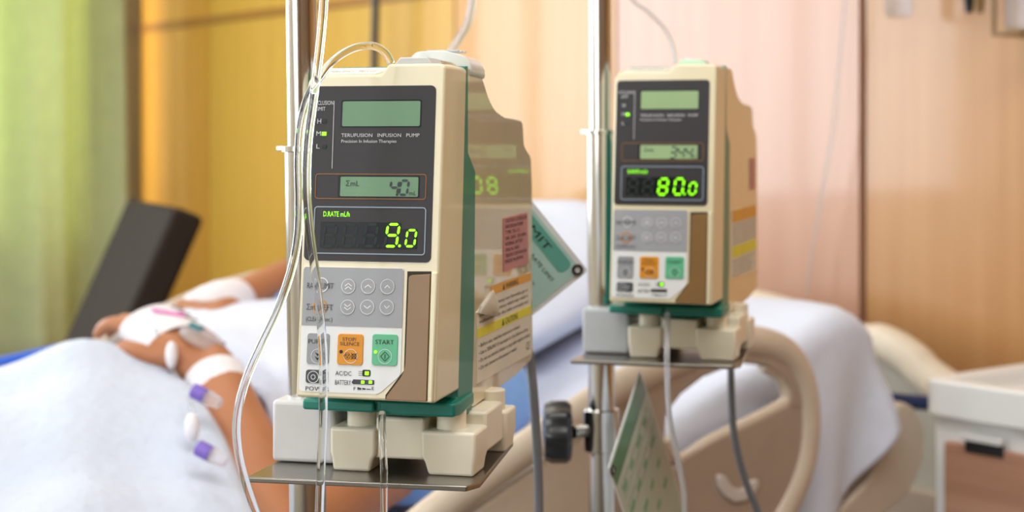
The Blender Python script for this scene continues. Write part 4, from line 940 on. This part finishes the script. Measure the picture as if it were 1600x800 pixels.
# ------------------------------------------------------------------ dressings and cannula on the hands
def wrap(bmx, c, ax, r, wdt, a0=0, a1=360, fx=1.0, upx=None, n=28, thick=.0012, sidev=None):
    ax = ax.normalized(); s = (sidev or ax.cross(Vector((0, 0, 1)))).normalized(); s = (s-ax*s.dot(ax)).normalized(); uu = s.cross(ax).normalized()
    if uu.z < 0: uu = -uu
    rows = []
    for k in range(n+1):
        a = math.radians(a0+(a1-a0)*k/n); d = s*math.cos(a)*r*fx+uu*math.sin(a)*r
        d2 = d*(1+thick/r)
        rows.append([bmx.verts.new(c-ax*wdt/2+d), bmx.verts.new(c+ax*wdt/2+d), bmx.verts.new(c+ax*wdt/2+d2), bmx.verts.new(c-ax*wdt/2+d2)])
    for A_, B_ in zip(rows, rows[1:]):
        for k in range(4): bmx.faces.new((A_[k], A_[(k+1) % 4], B_[(k+1) % 4], B_[k]))
    bmx.faces.new(rows[0]); bmx.faces.new(rows[-1][::-1]); return bmx
def strip(bm, path, wv, w, th_, up):
    P = catmull(path, 6); R = []
    for p in P: R.append([bm.verts.new(p-wv*w/2), bm.verts.new(p+wv*w/2), bm.verts.new(p+wv*w/2+up*th_), bm.verts.new(p-wv*w/2+up*th_)])
    for A_, B_ in zip(R, R[1:]):
        for k in range(4): bm.faces.new((A_[k], A_[(k+1) % 4], B_[(k+1) % 4], B_[k]))
    bm.faces.new(R[0]); bm.faces.new(R[-1][::-1]); return bm
mid = WR.lerp(KN, .72)
o = obj('hand_tape', wrap(bmesh.new(), mid+hd*.012, hd, .0265, .052, -25, 205, 1.85), M['tape'], angle=60); tag(o, 'wide white tape with pink marking across the back of the near hand', 'tape')
ob_up = upv
bm = strip(bmesh.new(), [mid+hd*.026+side*-.020+upv*.0280, mid+hd*.012+upv*.0280, mid+hd*.006+side*.014+upv*.0278], hd, .007, .0012, upv); obj('pink_mark', bm, M['pink'], o, world=True)
bm = bmesh.new()
for k in range(3): strip(bm, [mid+hd*(.030-.014*k)+side*.012+upv*.0280, mid+hd*(.026-.014*k)+side*.030+upv*.0235], hd, .0015, .0012, upv)
obj('ink_marks', bm, M['ink_dark'], o, world=True)
CN = thing('iv_cannula', 'clear film dressing with teal-hubbed cannula taped on the near hand', 'cannula', tuple(WR+upv*.03))
c0 = WR.lerp(KN, .30)
bm = bmesh.new(); ell(bm, c0+upv*.0265, (.030, .024, .006), Matrix((hd, side, upv)).transposed(), 20); obj('film_dressing', bm, M['film'], CN, world=True)
bm = cyl(bmesh.new(), c0+hd*.022+upv*.030, c0+hd*.006+side*.004+upv*.031, .0055, 16); obj('hub', bm, M['ink_teal'], CN, world=True)
bm = cyl(bmesh.new(), c0+hd*.004+side*.003+upv*.031, c0-hd*.028+side*.010+upv*.031, .0038, 16); obj('luer', bm, M['film'], CN, world=True)
p_ = [A(243, 520, 1.74)+Vector((0, 0, .004)), A(256, 545, 1.725), A(263, 562, 1.715), A(272, 582, 1.70), A(285, 605, 1.67), A(300, 640, 1.60), A(305, 690, 1.56)]
TB = thing('extension_line', 'thin clear extension line with white clamp and purple connectors along the near forearm', 'tube', tuple(p_[2]))
obj('line', tube(bmesh.new(), catmull(p_, 6), .0022, 10), M['tube_soft'], TB, world=True)
bm = bmesh.new(); e1 = A(268, 560, 1.70); ell(bm, e1+Vector((0, 0, .004)), (.007, .009, .016), None, 18); obj('roller_clamp', bm, M['tape'], TB, world=True)
for (px, py, U, r) in ((318, 618, 1.60, .0085), (326, 708, 1.53, .0085)):
    c = A(px, py, U-.035); d = Vector((.8, -.25, -.35)).normalized(); bm = cyl(bmesh.new(), c-d*.014, c+d*.003, r, 20); obj('purple_cap', bm, M['purple'], TB, world=True, bevel=.002)
    bm = cyl(bmesh.new(), c+d*.003, c+d*.022, r*1.05, 20, r*.7); obj('clear_cap', bm, M['film'], TB, world=True, bevel=.002)
c = A(300, 668, 1.545); bm = bmesh.new(); ell(bm, c, (.008, .008, .016), None, 18); obj('white_connector', bm, M['tape'], TB, world=True)
fd = (WR-EL).normalized(); wc = EL.lerp(WR, .885)
o = obj('wrist_tape', wrap(bmesh.new(), wc, (fd+Vector((.0, 0, 0))), .0345, .034, -10, 215, 1.0), M['tape'], angle=60); tag(o, 'white tape strip round the near wrist holding the line', 'tape')
fd2 = (WR2-EL2).normalized()
o = obj('wrist_bandage', lathe(bmesh.new(), [(.0315, -.045), (.0345, -.035), (.0375, -.01), (.037, .02), (.034, .042), (.0305, .05)], Matrix.Translation(WR2+fd2*.004) @ fd2.to_track_quat('Z', 'Y').to_matrix().to_4x4()), M['tape'], angle=80); tag(o, 'white gauze bandage round the far wrist', 'bandage')
# ------------------------------------------------------------------ bedside cabinet
CB = thing('bedside_cabinet', 'white bedside cabinet with tray top and brown wood drawer at the right edge', 'cabinet', W(1.80, .95, 0), ROOMROT)
cu1, cv0, cu0, cv1, ct = 1.385, 1.80, .86, 2.27, .874
bm = bmesh.new()
prof = roundpoly([(cv0, cu0), (cv1, cu0), (cv1, cu1), (cv0, cu1)], .03, 5); inn = roundpoly([(cv0+.028, cu0+.028), (cv1-.028, cu0+.028), (cv1-.028, cu1-.028), (cv0+.028, cu1-.028)], .02, 5)
n = len(prof); a = [bm.verts.new((x, y, ct-.050)) for x, y in prof]; b = [bm.verts.new((x, y, ct)) for x, y in prof]; c = [bm.verts.new((x, y, ct)) for x, y in inn]; d = [bm.verts.new((x, y, ct-.022)) for x, y in inn]
for k in range(n):
    j = (k+1) % n
    for p, q in ((a, b), (b, c), (c, d)): bm.faces.new((p[k], p[j], q[j], q[k]))
bm.faces.new(a[::-1]); bm.faces.new(d)
obj('tray_top', room(bm), M['cab_white'], CB, world=True, bevel=.004)
bm = nbox((cv0+.016, cu0+.008, .09), (cv1-.01, cu1-.012, ct-.051)); obj('cabinet_body', room(bm), M['cab_white'], CB, world=True, bevel=.003)
for zt0, zb0 in ((.792, .655), (.648, .42), (.412, .12)):
    dr = obj('drawer' if zb0 > .3 else 'door', room(nbox((cv0+.003, cu0+.03, zb0), (cv0+.018, cu1-.036, zt0))), M['cab_wood'], CB, world=True, bevel=.002)
    zc = zt0-.028 if zb0 > .3 else zt0-.04
    hc = on_v(1536, 698, cv0)[1] if zt0 == .792 else (cu0+cu1)/2
    if zt0 == .792: zc = on_v(1536, 698, cv0)[2]; hw = .030
    else: hw = .03
    h = obj('handle_recess', room(nbox((cv0+.001, hc-hw, zc-.0115), (cv0+.004, hc+hw, zc+.0085))), M['dark_steel'], dr, world=True, bevel=.001)
    obj('handle_lip', room(nbox((cv0-.008, hc-hw-.002, zc+.006), (cv0+.004, hc+hw+.002, zc+.0135))), M['box_grey'], dr, world=True, bevel=.001)
for v in (cv0+.06, cv1-.06):
    for u in (cu0+.06, cu1-.06): obj('caster', room(cyl(bmesh.new(), (v, u-.012, .045), (v, u+.012, .045), .045, 24)), M['black'], CB, world=True, bevel=.003)
# ------------------------------------------------------------------ dark chair beside the curtain
cc = at(110, 480, 3.55)
wv_ = Vector((.40, -.92, 0)).normalized(); fv = Vector((-.92, -.40, 0)).normalized()
CH_ = thing('visitor_chair', 'dark brown reclining visitor chair in front of the green curtain', 'chair', (cc.x-.35*fv.x*0, cc.y, 0))
b0 = Vector((at(72, 560, 3.55).x, 3.55, .46)); half = .28
tilt_ = (at(200, 328, 3.5)-at(122, 535, 3.55)); tilt_ = Vector((tilt_.x, 0.04, tilt_.z)).normalized()
def cbox(o, a, b, c, m, name, bev=.03):
    bm = bmesh.new(); vs = [bm.verts.new(o+a*i+b*j+c*k) for i in (-1, 1) for j in (-1, 1) for k in (-1, 1)]
    for f in ((0, 1, 3, 2), (4, 6, 7, 5), (0, 4, 5, 1), (2, 3, 7, 6), (0, 2, 6, 4), (1, 5, 7, 3)): bm.faces.new([vs[i] for i in f])
    return obj(name, bm, m, CH_, world=True, bevel=bev, seg=4)
Hb = (1.05-.46)/tilt_.z
cbox(b0+tilt_*Hb/2, wv_*half, tilt_*Hb/2, (wv_.cross(tilt_)).normalized()*.035, M['chair'], 'backrest', .015)
cbox(b0+fv*.26+Vector((0, 0, -.05)), wv_*half, fv*.27, Vector((0, 0, .05)), M['chair'], 'seat', .03)
for s in (-1, 1):
    cbox(b0+fv*.24+wv_*s*(half+.03)+Vector((0, 0, .19)), wv_*.025, fv*.25, Vector((0, 0, .018)), M['chair'], 'armrest', .012)
    for q in (.02, .46): obj('leg', cyl(bmesh.new(), b0+fv*q+wv_*s*(half+.03)+Vector((0, 0, .18)), Vector((b0.x, b0.y, 0))+fv*q+wv_*s*(half+.03), .014, 14), M['alu'], CH_, world=True)
# ------------------------------------------------------------------ medical gas fittings high on the wall, at the top right
def wp(px, py, off): v, u, z = on_v(px, py, V_WALL-off); return Vector((v, u, z))
RL = thing('equipment_rail', 'steel equipment rail high on the wall above the bedside cabinet', 'rail', W(V_WALL-.05, 1.2, 1.56), ROOMROT)
bm = room(nbox((V_WALL-.055, .3, 1.545), (V_WALL-.045, 2.05, 1.575))); obj('rail_bar', bm, M['steel'], RL, world=True, bevel=.002)
for u in (.4, 1.2, 1.95): obj('bracket', room(nbox((V_WALL-.046, u-.015, 1.55), (V_WALL-.018, u+.015, 1.57))), M['alu'], RL, world=True)
p = wp(1404, 14, .10)
FL = thing('humidifier_bottle', 'clear oxygen humidifier bottle hanging from the wall rail above the dark seam', 'bottle', W(p.x, p.y, p.z), ROOMROT)
prof = [(.012, -.016), (.022, -.013), (.025, .0), (.025, .07), (.018, .085), (.018, .095)]
obj('bottle_body', lathe(bmesh.new(), prof), M['bottle'], FL); obj('bottle_cap', lathe(bmesh.new(), [(.02, .093), (.02, .118), (.008, .122)]), M['cab_white'], FL); obj('hanger', nbox((-.012, -.01, .10), (.045, .01, .115)), M['alu'], FL)
for k, (px, m, lab) in enumerate(((1514, 'black', 'black hanging hose connector below the wall rail, left of a brown one'), (1530, 'brown', 'brown hanging hose connector below the wall rail, right of a black one'))):
    p = wp(px, 10, .10)
    o = obj('hose_connector', room(lathe(bmesh.new(), [(.004, -.012), (.007, -.010), (.009, .012), (.012, .02), (.012, .06), (.006, .095), (.006, .105)], Matrix.Translation(p))), M[m]); tag(o, lab, 'connector')
p = wp(1588, 30, .12)
SB = thing('suction_bottle', 'suction bottle in a brown wall holder at the top right corner', 'bottle', W(p.x, p.y, p.z), ROOMROT)
obj('bottle_body', lathe(bmesh.new(), [(.014, -.018), (.018, -.014), (.018, .10), (.012, .12), (.012, .13)]), M['bottle'], SB)
bm = bmesh.new(); box(bm, (-.03, -.03, -.028), (.06, .028, -.020)); box(bm, (-.03, .022, -.028), (-.022, .028, .12)); box(bm, (.05, -.03, -.028), (.06, .028, .12)); obj('holder', bm, M['brown'], SB, bevel=.002)
